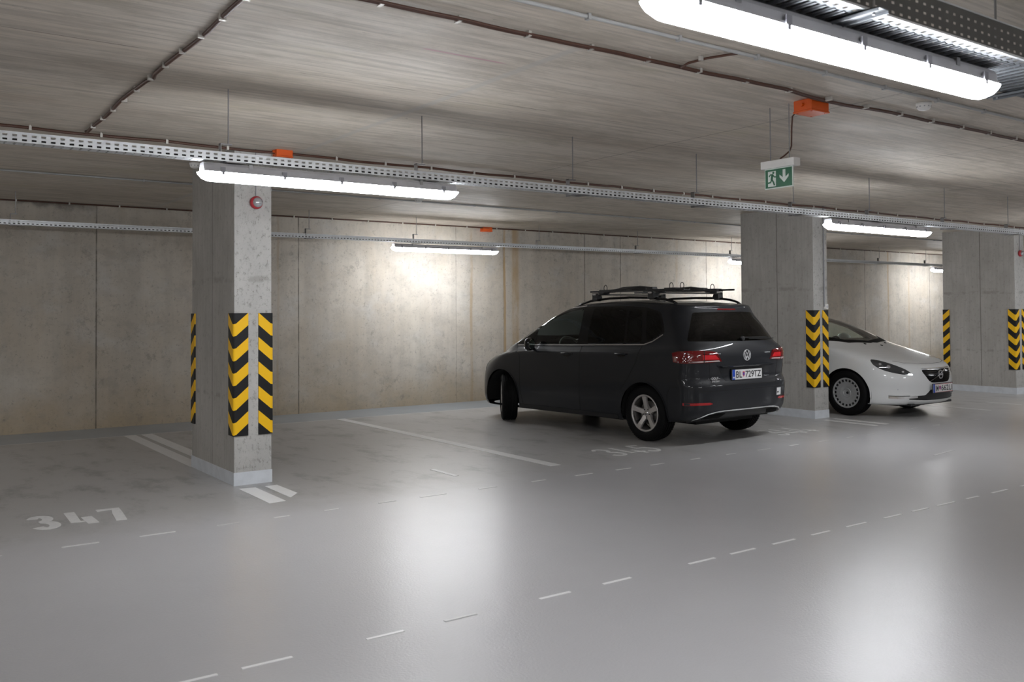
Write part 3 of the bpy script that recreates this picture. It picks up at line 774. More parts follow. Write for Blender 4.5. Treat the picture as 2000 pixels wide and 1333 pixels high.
class Car:
    def __init__(s, root, rows, regions, base, **kw):
        s.root = root; G = make_shell(rows, **kw); K, T, _ = G.shape
        V = G.reshape(-1, 3).copy(); F = []
        for k in range(K-1):
            for j in range(T):
                F.append((k*T+j, k*T+(j+1) % T, (k+1)*T+(j+1) % T, (k+1)*T+j))
        F = np.array(F)
        s.bvh = BVHTree.FromPolygons([tuple(v) for v in V], [tuple(f) for f in F])
        e1 = V[F[:, 1]]-V[F[:, 0]]; e2 = V[F[:, 3]]-V[F[:, 0]]; e3 = V[F[:, 2]]-V[F[:, 1]]; 
        N = np.cross(V[F[:, 2]]-V[F[:, 0]], V[F[:, 3]]-V[F[:, 1]]); ln = np.linalg.norm(N, axis=1); 
        cen = V[F].mean(1); N = N/np.maximum(ln, 1e-9)[:, None]
        out = cen-np.array([0, 1.3, .8]); fsg = np.sign((N*out).sum(1)); N = N*fsg[:, None]
        # per-row consistent orientation
        VN = np.zeros_like(V)
        for c in range(4): np.add.at(VN, F[:, c], N*ln[:, None])
        VN /= np.maximum(np.linalg.norm(VN, axis=1), 1e-9)[:, None]
        s.V, s.F, s.VN = V, F, VN
        lab = np.zeros(len(F), int); side = np.sign(cen[:, 0])
        regs = regions
        for i, (name, view, poly, thr) in enumerate(regs):
            d, f = VIEW[view]; c = cen.copy(); n = N.copy()
            if view not in SYM: c[:, 0] = np.abs(c[:, 0]); n[:, 0] *= side
            m = pip(poly, f(c)) & ((n*d).sum(1) > thr)
            if view == 'side': m &= np.abs(cen[:, 0]) > .35
            lab[m] = i+1
        # snap region borders onto their outlines
        mx = np.zeros(len(V), int); mn = np.full(len(V), 999)
        for c in range(4): np.maximum.at(mx, F[:, c], lab); np.minimum.at(mn, F[:, c], lab)
        bd = np.where(mx != mn)[0]
        for i, (name, view, poly, thr) in enumerate(regs):
            ids = bd[mx[bd] == i+1]
            if not len(ids): continue
            d, f = VIEW[view]; u, v = UV[view]; P = np.array(poly); A = P; B = np.roll(P, -1, 0); AB = B-A; L2 = (AB**2).sum(1)+1e-12
            for vi in ids:
                p = V[vi].copy(); n = VN[vi].copy(); sg = 1.
                if view not in SYM and p[0] < 0: sg = -1.; p[0] *= -1; n[0] *= -1
                q = f(p[None])[0]; t = np.clip(((q-A)*AB).sum(1)/L2, 0, 1); C2 = A+AB*t[:, None]; dd = ((C2-q)**2).sum(1); k = dd.argmin()
                if dd[k] > .028**2: continue
                nd = float(n@d)
                if nd < .3: continue
                mv = u*(C2[k][0]-q[0])+v*(C2[k][1]-q[1]); mv = mv-d*float(mv@n)/nd
                p = p+mv; p[0] *= sg; V[vi] = p
        s.parts = {}
        # split
        for i in range(len(regs)+1):
            name = base[0] if i == 0 else regs[i-1][0]
            if name == 'HOLE': continue
            mat = base[1] if i == 0 else base[2][name]
            view = None if i == 0 else regs[i-1][1]
            sel = lab == i
            groups = [sel] if (i == 0 or view in SYM) else [sel & (side < 0), sel & (side >= 0)]
            for g in groups:
                ff = F[g]
                if not len(ff): continue
                s.emit(name, ff, mat, fsg[g])
    def emit(s, name, ff, mat, sg):
        used, inv = np.unique(ff, return_inverse=True); inv = inv.reshape(ff.shape)
        me = bpy.data.meshes.new(name)
        fs = []
        for k, f in enumerate(inv):
            f = list(f) if sg[k] > 0 else list(f)[::-1]
            fs.append(f)
        me.from_pydata([tuple(v) for v in s.V[used]], [], fs); me.materials.append(M[mat])
        b = bmesh.new(); b.from_mesh(me); bmesh.ops.remove_doubles(b, verts=b.verts, dist=1e-5); b.to_mesh(me); b.free()
        for p in me.polygons: p.use_smooth = True
        # keep normals continuous across parts
        try:
            kd = {}
            for i, vtx in enumerate(s.V[used]): kd[tuple(np.round(vtx, 4))] = s.VN[used[i]]
            ns = [tuple(kd.get(tuple(np.round(np.array(v.co), 4)), (0, 0, 0))) for v in me.vertices]
            me.normals_split_custom_set_from_vertices(ns)
        except Exception as e: pass
        o = bpy.data.objects.new(name, me); C.objects.link(o); o.parent = s.root
        s.parts.setdefault(name, []).append(o); return o
    def hit(s, view, a, b, sgn=1, off=.0):
        d, f = VIEW[view]; u, v = UV[view]
        p = u*a+v*b+d*6.; dd = -d.copy()
        if view not in SYM and sgn < 0: p[0] *= -1; dd[0] *= -1
        h = s.bvh.ray_cast(Vector(p), Vector(dd))
        if h[0] is None:
            return None
        n = np.array(h[1]); 
        if n@dd > 0: n = -n
        return np.array(h[0])+n*off
    def ribbon(s, name, view, path, w, mat, sgn=1, off=.002, step=.02, close=False, parent=None, th=.003):
        P = [np.array(p, float) for p in path]
        if close: P.append(P[0])
        Q = []
        for i in range(len(P)-1):
            n = max(1, int(np.linalg.norm(P[i+1]-P[i])/step)); Q += [P[i]+(P[i+1]-P[i])*k/n for k in range(n)]
        Q.append(P[-1])
        mb = MB(); vs = []
        for i, p in enumerate(Q):
            d = Q[min(i+1, len(Q)-1)]-Q[max(i-1, 0)]; d /= np.linalg.norm(d)+1e-9; nn = np.array([-d[1], d[0]])
            ww = w(i/(len(Q)-1)) if callable(w) else w
            a = s.hit(view, *(p+nn*ww/2), sgn, off); b = s.hit(view, *(p-nn*ww/2), sgn, off)
            a0 = s.hit(view, *(p+nn*ww/2), sgn, off-th); b0 = s.hit(view, *(p-nn*ww/2), sgn, off-th)
            if a is None or b is None: 
                if vs: break
                continue
            vs += [a, b, b0, a0]
        n = len(vs)//4; fs = []
        for i in range(n-1):
            for k in range(4): fs.append((4*i+k, 4*i+(k+1) % 4, 4*i+4+(k+1) % 4, 4*i+4+k))
        if n < 2: return None
        fs += [(0, 1, 2, 3), (4*n-1, 4*n-2, 4*n-3, 4*n-4)]
        mb.add(vs, fs); return mb.build(name, M[mat], parent or s.root)
    def patch(s, name, view, poly, mat, sgn=1, off=.004, res=.02, parent=None, inset=.0):
        """raised panel following the body inside an outline"""
        P = np.array(poly); lo = P.min(0); hi = P.max(0)
        nx = max(2, int((hi[0]-lo[0])/res)); nz = max(2, int((hi[1]-lo[1])/res)); c = P.mean(0)
        # rings shrinking to the centre
        rings = max(2, int(min(hi-lo)/2/res)+1); n = len(P)*max(1, int(np.linalg.norm(hi-lo)*2/len(P)/res)); 
        per = [];
        seg = np.linalg.norm(np.roll(P, -1, 0)-P, axis=1); cum = np.concatenate([[0], np.cumsum(seg)]); tot = cum[-1]; n = max(12, int(tot/res))
        for k in range(n):
            t = tot*k/n; i = np.searchsorted(cum, t, 'right')-1; i = min(i, len(P)-1); f = (t-cum[i])/max(seg[i], 1e-9); per.append(P[i]+(P[(i+1) % len(P)]-P[i])*f)
        # keep true corners
        for i, p in enumerate(P):
            k = int(round(cum[i]/tot*n)) % n; per[k] = p
        vs = []; mb = MB()
        def H(p, o):
            h = s.hit(view, p[0], p[1], sgn, o)
            return h
        lay = [(1., -.004)]+[(1-.999*r/rings, off) for r in range(rings+1)]
        for sc_, o in lay:
            for p in per:
                q = c+(p-c)*sc_; h = H(q, o); 
                if h is None: h = vs[-1] if vs else np.zeros(3)
                vs.append(h)
        fs = []
        for r in range(len(lay)-1):
            for k in range(n): fs.append((r*n+k, r*n+(k+1) % n, (r+1)*n+(k+1) % n, (r+1)*n+k))
        mb.add(vs, fs); o = mb.build(name, M[mat], parent or s.root)
        for pl in o.data.polygons: pl.use_smooth = True
        m = o.modifiers.new('es', 'EDGE_SPLIT'); m.split_angle = math.radians(40)
        return o

def wheel(root, x, y, side, steer, R, kind):
    """side -1 left, +1 right; wheel made with outer face toward +x then turned"""
    piv = bpy.data.objects.new('wheel', None)
    t = .103
    prof = [(R*.645, .085), (R*.69, .100), (R*.80, .108), (R*.90, .104), (R*.965, .092), (R*.992, .078), (R, .060)]
    tr = []
    for k, gx in enumerate((.052, .018, -.018, -.052)):
        tr += [(R, gx+.006), (R-.008, gx+.005), (R-.008, gx-.005), (R, gx-.006)]
    prof = prof+tr+[(r, -h) for r, h in prof[::-1]]
    b = MB(); b.lathe([(r, h) for r, h in prof], axis='x', n=72)
    # tread blocks
    for k in range(60):
        a = 2*math.pi*k/60
        for x0, x1, sh in ((.060, .086, 0), (.024, .046, .05), (-.012, .012, 0), (-.046, -.024, .05), (-.086, -.060, 0)):
            ca, sa = math.cos(a+sh), math.sin(a+sh); ca2, sa2 = math.cos(a+sh+.066), math.sin(a+sh+.066)
            r0, r1 = R-.006, R+.003*0+.0025 if abs(x0) < .05 else R-.004
            r1 = r1 if abs(x0) < .05 else R-.002
            b.add([(x0, r0*ca, r0*sa), (x1, r0*ca, r0*sa), (x1, r0*ca2, r0*sa2), (x0, r0*ca2, r0*sa2), (x0, r1*ca, r1*sa), (x1, r1*ca, r1*sa), (x1, r1*ca2, r1*sa2), (x0, r1*ca2, r1*sa2)],
                  [(3, 2, 1, 0), (4, 5, 6, 7), (0, 1, 5, 4), (1, 2, 6, 5), (2, 3, 7, 6), (3, 0, 4, 7)])
    tire = b.build('wheel', M['rubber'], root)
    for p in tire.data.polygons[:72*(len(prof)-1)]: p.use_smooth = True
    m = tire.modifiers.new('es', 'EDGE_SPLIT'); m.split_angle = math.radians(35)
    tire.location = (x, y, R); tire.rotation_euler = (0, 0, (0 if side > 0 else math.pi)+steer)
    rr = R*.655
    # barrel and inner dark
    b = MB(); b.lathe([(rr, -.08), (rr-.008, -.06), (rr-.03, .0), (rr-.024, .05), (rr-.012, .072), (rr-.004, .084)], axis='x', n=48); b.build('rim_barrel', M['wheel_dark'] if kind == 'steel' else M['disc'], tire, smooth=True)
    b = MB(); b.lathe([(0, .015), (.135, .015), (.137, -.006), (.0, -.006)], axis='x', n=40); b.build('brake_disc', M['disc'], tire, smooth=False)
    if kind == 'alloy':
        b = MB(); b.lathe([(rr, .086), (rr+.006, .092), (rr+.003, .098), (rr-.010, .098), (rr-.018, .088), (rr-.020, .070)], axis='x', n=64, close=True); b.build('rim_lip', M['alloy'], tire, smooth=True)
        b = MB()
        for k in range(5):
            a = math.radians(90+72*k+4); ca, sa = math.cos(a), math.sin(a)
            st = [(.025, .030, .058, .02), (.06, .030, .066, .028), (.10, .025, .076, .05), (.15, .027, .086, .062), (rr-.012, .033, .090, .066)]
            vs = []
            for r, hw, xo, xi in st:
                for sgn, xx in ((-1, xo), (1, xo), (1.15, xi), (-1.15, xi)):
                    vs.append((xx, r*ca-sgn*hw*sa, r*sa+sgn*hw*ca))
            fs = []
            for i in range(len(st)-1):
                for q in range(4): fs.append((4*i+q, 4*i+(q+1) % 4, 4*i+4+(q+1) % 4, 4*i+4+q))
            fs += [(0, 1, 2, 3), (4*len(st)-4, 4*len(st)-3, 4*len(st)-2, 4*len(st)-1)]
            b.add(vs, fs)
        b.lathe([(0, .062), (.052, .062), (.060, .056), (.062, .03)], axis='x', n=32)
        sp = b.build('spokes', M['alloy'], tire, bevel=.003)
        b = MB(); b.lathe([(0, .071), (.024, .070), (.028, .062)], axis='x', n=24); b.build('hub_cap', M['satin'], tire, smooth=True)
        for k in range(5):
            a = math.radians(90+36+72*k+4); b = MB(); b.lathe([(0, .064), (.0085, .064), (.0085, .05)], (0, .046*math.cos(a), .046*math.sin(a)), axis='x', n=10)
            b.build('wheel_bolt', M['wheel_dark'], tire)
    else:
        b = MB(); b.lathe([(rr, .085), (rr+.006, .092), (rr+.002, .098), (rr-.012, .096), (rr-.018, .088)], axis='x', n=64, close=True)
        b.lathe([(0, .060), (.018, .060), (.022, .068), (.052, .074), (.056, .080), (.060, .080), (.064, .074), (.10, .084), (rr-.052, .092), (rr-.050, .080)], axis='x', n=64)
        for k in range(20):
            a = 2*math.pi*(k+.5)/20; ca, sa = math.cos(a), math.sin(a); hw = .009; vs = []
            for r, xx in ((rr-.054, .092), (rr-.012, .097)):
                vs += [(xx, r*ca-hw*sa, r*sa+hw*ca), (xx, r*ca+hw*sa, r*sa-hw*ca), (xx-.012, r*ca+hw*sa, r*sa-hw*ca), (xx-.012, r*ca-hw*sa, r*sa+hw*ca)]
            b.add(vs, [(0, 1, 5, 4), (1, 2, 6, 5), (2, 3, 7, 6), (3, 0, 4, 7), (0, 1, 2, 3), (4, 5, 6, 7)])
        cv = b.build('wheel_cover', M['cover'], tire)
        b = MB(); b.lathe([(rr-.008, .074), (.12, .070)], axis='x', n=48); b.build('rim_face', M['wheel_dark'], tire)
        b = MB(); b.lathe([(0, .066), (.017, .066), (.019, .058)], axis='x', n=20); b.build('hub_cap', M['wheel_dark'], tire)
    return tire

def well(root, y, z, r, x0, x1):
    for s in (-1, 1):
        b = MB(); n = 28; vs = []
        for k in range(n+1):
            a = math.radians(-9+198*k/n); 
            for xx in (x0, x1): vs.append((s*xx, y+r*math.cos(a), z+r*math.sin(a)))
        fs = [(2*k, 2*k+1, 2*k+3, 2*k+2) for k in range(n)]
        c0 = len(vs); vs.append((s*x0, y, z)); fs += [(2*k, 2*k+2, c0) for k in range(n)]
        b.add(vs, fs); b.build('wheel_arch_liner', M['gap'], root)

def oval(cx, cz, rx, rz, n=24): return [(cx+rx*math.cos(2*math.pi*k/n), cz+rz*math.sin(2*math.pi*k/n)) for k in range(n)]

def seat(root, x, y):
    b = MB(); b.box(x-.24, x+.24, y-.25, y+.27, .36, .55, .03); b.build('seat_cushion', M['interior'], root, bevel=.03)
    b = MB(); pr = [(y-.26, .50), (y-.14, .50), (y-.30, 1.10), (y-.40, 1.10)]; b.prism(pr, x-.22, x+.22, 'yz'); o = b.build('seat_back', M['interior'], root, bevel=.03)
    b = MB(); pr = [(y-.37, 1.13), (y-.28, 1.13), (y-.31, 1.30), (y-.40, 1.30)]; b.prism(pr, x-.12, x+.12, 'yz')
    b.tube([(x-.05, y-.34, 1.08), (x-.05, y-.34, 1.16)], .006, 6); b.tube([(x+.05, y-.34, 1.08), (x+.05, y-.34, 1.16)], .006, 6)
    b.build('headrest', M['interior'], root)

def steering(root, x, y, z, tilt):
    b = MB(); n = 32; ct, st = math.cos(tilt), math.sin(tilt)
    def P(a, b_, c=0): return (x+a, y-c*ct+b_*st*1.0, z+b_*ct+c*st)
    ring = [P(.18*math.cos(2*math.pi*k/n), .18*math.sin(2*math.pi*k/n)) for k in range(n+1)]
    b.tube(ring, .015, 8); 
    for a in (0, math.pi, -math.pi/2): b.tube([P(.03*math.cos(a), .03*math.sin(a)), P(.175*math.cos(a), .175*math.sin(a))], .016, 8)
    b.lathe([(0, -.03), (.06, -.02), (.065, .0), (.04, .03)], (x, y, z), axis='y', n=20)
    b.tube([(x, y, z), (x, y+.25, z-.12)], .035, 10)
    b.build('steering_wheel', M['interior_grey'], root)

def number_plate(parent, cx, y, z, w, h, facing, parts, stripes=False, tilt=0.):
    """facing -1: reads from behind (-y); +1: reads from the front (+y). local x grows to the reader's right"""
    f = facing
    r = MB(); r.box(-w/2-.012, w/2+.012, -.012, -.004, -.010-h/2, h/2+.010); o = r.build('number_plate', M['black_plastic'], parent)
    o.location = (cx, y, z); o.rotation_euler = (tilt, 0, 0 if f < 0 else math.pi)
    o['label'] = 'number plate in a black holder'
    # in this frame the outward side is -y
    MB().box(-w/2, w/2, -.015, -.012, -h/2, h/2).build('plate_face', M['plate_white'], o)
    MB().box(-w/2, -w/2+.045, -.0158, -.0148, -h/2, h/2).build('blue_band', M['plate_blue'], o)
    if stripes:
        b = MB(); b.box(-w/2+.045, w/2, -.0157, -.0148, h/2-.006, h/2-.002).box(-w/2+.045, w/2, -.0157, -.0148, -h/2+.002, -h/2+.006); b.build('red_stripe', M['plate_red'], o)
    b = MB()
    for txt, x0, tw in parts:
        if txt == '*': continue
        vs, fs = fit_text(txt, tw, .074*h/.11, .0, .012)
        b.add([(-w/2+x0+v[0], -.0162, v[1]-.037*h/.11) for v in vs], fs)
    b.build('plate_text', M['ink'], o)
    for txt, x0, tw in parts:
        if txt == '*':
            xx = -w/2+x0; MB().prism([(xx, .03), (xx+tw, .03), (xx+tw, -.005), (xx+tw/2, -.030), (xx, -.005)], -.0162, -.0150, 'xz').build('crest', M['plate_red'], o)
            MB().prism([(xx+tw*.2, .02), (xx+tw*.8, .02), (xx+tw*.8, .0), (xx+tw/2, -.018), (xx+tw*.2, .0)], -.0168, -.0160, 'xz').build('crest_field', M['plate_blue'], o)
    if not stripes:
        MB().add([(-w/2+.010, -.0162, -.040), (-w/2+.035, -.0162, -.040), (-w/2+.035, -.0162, -.022), (-w/2+.010, -.0162, -.022)], [(0, 1, 2, 3)]).build('country_code', M['plate_white'], o)
    return o

# ---------------------------------------------------------------- dark grey car
def dark_car():
    root = thing('car', 'dark grey family car with roof racks parked nose to the wall, front wheel turned', 'car', DARK_AT, DARK_RZ)
    K = lambda *a: list(a)
    rows = [
     (3.36, -.58, .78, K((3.4, .21), (0, .24), (-.7, .27)), .5, 2.4, .25, 2.6),
     (3.43, -.70, .855, K((3.4, .205), (2.4, .20), (0, .22), (-.7, .29)), .55, 2.5, .25, 2.8),
     (3.49, -.765, .885, K((3.5, .31), (2., .31), (0, .32), (-.7, .36)), .60, 2.5, .26, 3.0),
     (3.50, -.785, .898, K((3.5, .47), (-.7, .48)), .64, 2.5, .27, 3.0),
     (3.49, -.79, .902, K((3.5, .60), (-.7, .645)), .66, 2.5, .27, 3.0),
     (3.465, -.755, .902, K((3.5, .70), (3.2, .71), (2.3, .74), (-.7, .74)), .70, 2.5, .26, 2.9),
     (3.42, -.765, .900, K((3.4, .76), (3.0, .80), (2.3, .845), (-.7, .85)), .74, 2.4, .25, 2.9),
     (3.33, -.770, .896, K((3.3, .815), (2.9, .87), (2.3, .945), (1, .965), (-.7, .97)), .78, 2.3, .25, 2.9),
     (3.04, -.755, .878, K((3.0, .90), (2.7, .94), (2.3, .985), (1, 1.01), (-.7, 1.05)), .66, 2.4, .25, 2.9),
(2.70, -.725, .850, K((2.7, 1.015), (2.35, 1.035), (1.2, 1.065), (0, 1.10), (-.7, 1.13)), .34, 3.2, .30, 2.5),
     (2.45, -.668, .824, K((2.4, 1.13), (2.05, 1.155), (0, 1.20), (-.7, 1.23)), .32, 3.2, .31, 2.5),
     (2.18, -.600, .793, K((2.1, 1.27), (1.75, 1.295), (0, 1.32), (-.7, 1.34)), .31, 3.2, .31, 2.5),
     (1.90, -.520, .758, K((1.8, 1.405), (1.45, 1.435), (0, 1.45), (-.7, 1.44)), .30, 3.2, .30, 2.5),
     (1.65, -.485, .718, K((1.6, 1.50), (1.2, 1.535), (.4, 1.545), (-.2, 1.525), (-.6, 1.497)), .29, 3.0, .26, 2.6),
     (1.48, -.475, .668, K((1.4, 1.555), (1.1, 1.575), (.4, 1.588), (-.2, 1.56), (-.6, 1.530)), .28, 2.8, .26, 2.6),
     (1.30, -.38, .52, K((1.2, 1.577), (.8, 1.605), (.3, 1.605), (-.5, 1.55)), .26, 2.6, .24, 2.6),
     (1.12, -.27, .30, K((1.1, 1.597), (.6, 1.617), (-.4, 1.57)), .24, 2.4, .22, 2.6),
     (.95, -.18, .0, K((.95, 1.602), (.5, 1.622), (-.3, 1.577)), .2, 2.4, .2, 2.4)]
    arch_r = circle(0, .315, .358); arch_f = circle(2.685, .325, .378)
    DLO = rounded([(2.43, 1.045), (1.985, 1.325), (1.79, 1.433), (1.50, 1.508), (1.10, 1.543), (.4, 1.543), (.10, 1.525), (-.13, 1.472), (-.26, 1.235), (0, 1.105)])
    fd = [(2.22, .25), (2.27, .45), (2.27, .9), (2.44, 1.035), (1.98, 1.345), (1.79, 1.455), (1.45, 1.54), (1.09, 1.565), (1.07, 1.1), (1.08, .25)]
    rd = [(1.065, .25), (1.055, 1.1), (1.075, 1.568), (.45, 1.568), (.14, 1.545), (.04, 1.10), (.10, .90), (.22, .72), (.36, .56), (.44, .40), (.45, .25)]
    tg = [(-.54, 1.51), (.54, 1.51), (.58, 1.47), (.80, 1.12), (.82, 1.03), (.80, .90), (.60, .90), (.58, .72), (.52, .650), (-.52, .650), (-.58, .72), (-.60, .90), (-.80, .90), (-.82, 1.03), (-.80, 1.12), (-.58, 1.47)]
    regs = [
     ('hood', 'top', [(-.74, 3.30), (-.5, 3.40), (0, 3.44), (.5, 3.40), (.74, 3.30), (.78, 2.6), (.5, 2.71), (0, 2.76), (-.5, 2.71), (-.78, 2.6)], .25),
     ('windscreen', 'top', [(-.74, 2.46), (-.4, 2.60), (0, 2.64), (.4, 2.60), (.74, 2.46), (.64, 1.68), (.3, 1.60), (0, 1.58), (-.3, 1.60), (-.64, 1.68)], .2),
     ('front_door', 'side', fd, .3), ('rear_door', 'side', rd, .3),
     ('tailgate', 'rear', tg, .25),
     ('rear_bumper', 'side', [(-.37, .1), (-.37, .55), (-.42, .645), (-1, .645), (-1, .1)], -2),
     ('front_bumper', 'side', [(3.02, .1), (3.06, .55), (3.16, .66), (4, .66), (4, .1)], -2),
     ('window_frame', 'side', DLO, .3),
     ('quarter_glass', 'side', rounded([(2.36, 1.055), (2.005, 1.295), (2.045, 1.058)]), .3),
     ('front_door_glass', 'side', rounded([(2.00, 1.062), (1.965, 1.31), (1.78, 1.412), (1.50, 1.484), (1.14, 1.52), (1.155, 1.078)]), .3),
     ('rear_door_glass', 'side', rounded([(.99, 1.088), (.975, 1.523), (.40, 1.523), (.345, 1.105)]), .3),
     ('rear_door_vent_glass', 'side', rounded([(.315, 1.105), (.365, 1.52), (.16, 1.511), (.06, 1.115)]), .3),
     ('rear_quarter_glass', 'side', rounded([(.10, 1.505), (-.10, 1.458), (-.225, 1.24), (.0, 1.125)]), .3),
     ('tailgate_glass', 'rear', rounded([(-.525, 1.468), (.525, 1.468), (.765, 1.138), (-.765, 1.138)]), .2),
     ('rear_diffuser', 'rear', [(-.72, .29), (-.62, .345), (-.45, .372), (.45, .372), (.62, .345), (.72, .29), (.66, .1), (-.66, .1)], .2),
     ('HOLE', 'side', arch_r, .2), ('HOLE', 'side', arch_f, .15)]
    mats = dict(hood='paint_dark', windscreen='glass_screen', front_door='paint_dark', rear_door='paint_dark', tailgate='paint_dark', rear_bumper='paint_dark', front_bumper='paint_dark',
                window_frame='gloss_black', quarter_glass='glass_dark', front_door_glass='glass_clear', rear_door_glass='glass_dark', rear_door_vent_glass='glass_dark', rear_quarter_glass='glass_dark',
                tailgate_glass='glass_dark', rear_diffuser='black_plastic')
    c = Car(root, rows, regs, ('body', 'paint_dark', mats), taper=[0]*9+[.02, .04, .065, .09, .11, .12, .12, .1, 0])
    for s in (-1, 1):
        for path in ([(2.22, .25), (2.27, .45), (2.27, .9), (2.38, 1.02)], [(1.073, .25), (1.063, 1.09)], [(.04, 1.09), (.10, .90), (.22, .72), (.36, .56)], [(-.37, .30), (-.37, .55), (-.42, .645), (-.55, .645)]):
            c.ribbon('panel_gap', 'side', path, .006, 'gap', s, .001)
        c.ribbon('sill_trim', 'side', [(2.28, .235), (.42, .245)], .05, 'black_plastic', s, .006)
        c.ribbon('waistline_trim', 'side', [(2.36, 1.038), (2.0, 1.047), (1.1, 1.068), (.36, 1.088), (.02, 1.098), (-.10, 1.135), (-.235, 1.215)], .014, 'satin' if True else 'chrome', s, .004)
        c.ribbon('window_top_trim', 'side', [(2.37, 1.07), (1.99, 1.335), (1.79, 1.441), (1.50, 1.516), (1.12, 1.550)], .009, 'satin', s, .004)
        c.ribbon('arch_lip', 'side', [(math.cos(math.radians(a))*.362, .315+math.sin(math.radians(a))*.362) for a in range(-4, 185, 6)], .012, 'paint_dark', s, .006)
        c.ribbon('arch_lip', 'side', [(2.685+math.cos(math.radians(a))*.382, .325+math.sin(math.radians(a))*.382) for a in range(0, 181, 6)], .012, 'paint_dark', s, .006)
        # door handles
        for y, z in ((1.30, .958), (.34, .982)):
            b = MB(); x = abs(c.hit('side', y, z, s)[0]); 
            b.tube([(s*(x-.004), y-.10, z), (s*(x+.026), y-.08, z+.002), (s*(x+.034), y, z+.004), (s*(x+.026), y+.08, z+.002), (s*(x-.004), y+.10, z)], [.008, .011, .0125, .011, .008], 8)
            h = b.build('door_handle', M['paint_dark'], root, smooth=True)
            c.patch('handle_recess', 'side', oval(y, z-.012, .072, .026, 20), 'gloss_black', s, .001, parent=root)
        # tail light
        tl = [(.30, 1.015), (.24, 1.035), (.0, 1.042), (-.13, 1.032), (-.18, 1.022), (-.235, .922), (-.1, .912), (.2, .906), (.29, .918)]
        o = c.patch('tail_light', 'rdiag', tl, 'taillight', s, .010)
        c.patch('light_band', 'rdiag', [(-.02, .995), (-.165, .99), (-.205, .945), (-.02, .945)], 'taillight_bright', s, .0115, parent=o)
        c.patch('clear_band', 'rdiag', [(.24, .928), (-.20, .934), (-.215, .922), (.24, .914)], 'tail_clear', s, .012, parent=o)
        c.ribbon('light_seam', 'rdiag', [(-.035, 1.04), (-.03, .91)], .007, 'gap', s, .013, parent=o)
        c.patch('reflector', 'rdiag', [(.20, .478), (-.10, .478), (-.13, .462), (-.10, .450), (.20, .450)], 'reflector', s, .004)
        c.patch('headlight', 'fdiag', [(1.62, .80), (1.72, .80), (1.95, .74), (2.02, .66), (1.9, .63), (1.72, .68)], 'headlight', s, .004)
        # mirror
        b = MB()
        for k, (cx, cy, rx) in enumerate(((s*.885, 2.08, .02), (s*.93, 2.09, .05), (s*.99, 2.10, .085), (s*1.04, 2.11, .075), (s*1.07, 2.115, .03))): pass
        st = [(.895, .03, .045), (.915, .05, .075), (.95, .055, .085), (.99, .052, .082), (1.02, .04, .065), (1.03, .012, .025)]; vs = []; n = 16
        for xx, ry, rz in st:
            for k in range(n): a = 2*math.pi*k/n; vs.append((s*xx, 1.97+ry*np.sign(math.cos(a))*abs(math.cos(a))**.8, 1.06+rz*np.sign(math.sin(a))*abs(math.sin(a))**.8))
        fs = [(i*n+k, i*n+(k+1) % n, (i+1)*n+(k+1) % n, (i+1)*n+k) for i in range(len(st)-1) for k in range(n)]+[tuple(range(n)), tuple(range((len(st)-1)*n, len(st)*n))]
        b.add(vs, fs); mm = b.build('wing_mirror', M['gloss_black'], root, smooth=True)
        MB().tube([(s*.84, 2.02, 1.00), (s*.88, 1.99, 1.00), (s*.92, 1.98, 1.01)], .02, 8).build('mirror_arm', M['black_plastic'], mm)
        b = MB(); b.prism([(s*(.965+.045*math.cos(a)), 1.06+.065*math.sin(a)) for a in [2*math.pi*k/18 for k in range(18)]], 1.912, 1.918, 'xz'); b.build('mirror_glass', M['mirror'], mm)
        # roof rail
        pts = [(1.47, 1.54), (1.40, 1.575), (1.2, 1.615), (.85, 1.642), (.5, 1.648), (.15, 1.64), (-.08, 1.615), (-.19, 1.588), (-.25, 1.555)]
        MB().tube([(s*(.555+.025*math.sin(math.pi*i/8)), y, z) for i, (y, z) in enumerate(pts)], .0145, 8).build('roof_rail', M['gloss_black'], root, smooth=True)
    # tailgate details
    c.ribbon('panel_gap', 'rear', [(-.60, .905), (-.58, .72), (-.52, .652), (.52, .652), (.58, .72), (.60, .905)], .007, 'gap', 1, .001)
    c.patch('plate_recess', 'rear', [(-.47, .862), (.47, .862), (.36, .70), (-.36, .70)], 'paint_dark', 1, .001)
    b = MB(); b.prism([(-.812, .866), (-.770, .874), (-.75, .858), (-.79, .852)], -.46, .46, 'yz'); b.build('tailgate_handle_lip', M['paint_dark'], root, bevel=.003)
    yb = c.hit('rear', 0, .76)[1]
    number_plate(root, -.0, yb-.006, .765, .52, .110, -1, [('BL', .062, .105), ('*', .178, .036), ('729TZ', .226, .278)])
    # badge: ring with V over W
    yb = c.hit('rear', 0, .985)[1]; bz = .978
    b = MB(); b.lathe([(.055, -.006), (.062, -.006), (.064, .004), (.053, .004)], (0, yb-.004, bz), axis='y', n=40, close=True)
    def bar(p, q, wd=.009):
        P = [np.array(p), np.array(q)]; d = P[1]-P[0]; d = d/np.linalg.norm(d); n_ = np.array([-d[1], d[0]])*wd/2
        b.prism([tuple(P[0]+n_), tuple(P[1]+n_), tuple(P[1]-n_), tuple(P[0]-n_)], yb-.011, yb-.003, 'xz')
    for sx in (-1, 1):
        bar((sx*.027, bz+.046), (0, bz+.004)); bar((sx*.046, bz+.028), (sx*.020, bz-.046)); bar((sx*.020, bz-.046), (0, bz-.004))
    bd = b.build('tailgate_badge', M['badge'], root)
    MB().lathe([(0, .0), (.055, .0)], (0, yb-.003, bz), axis='y', n=32).build('badge_field', M['gloss_black'], bd)
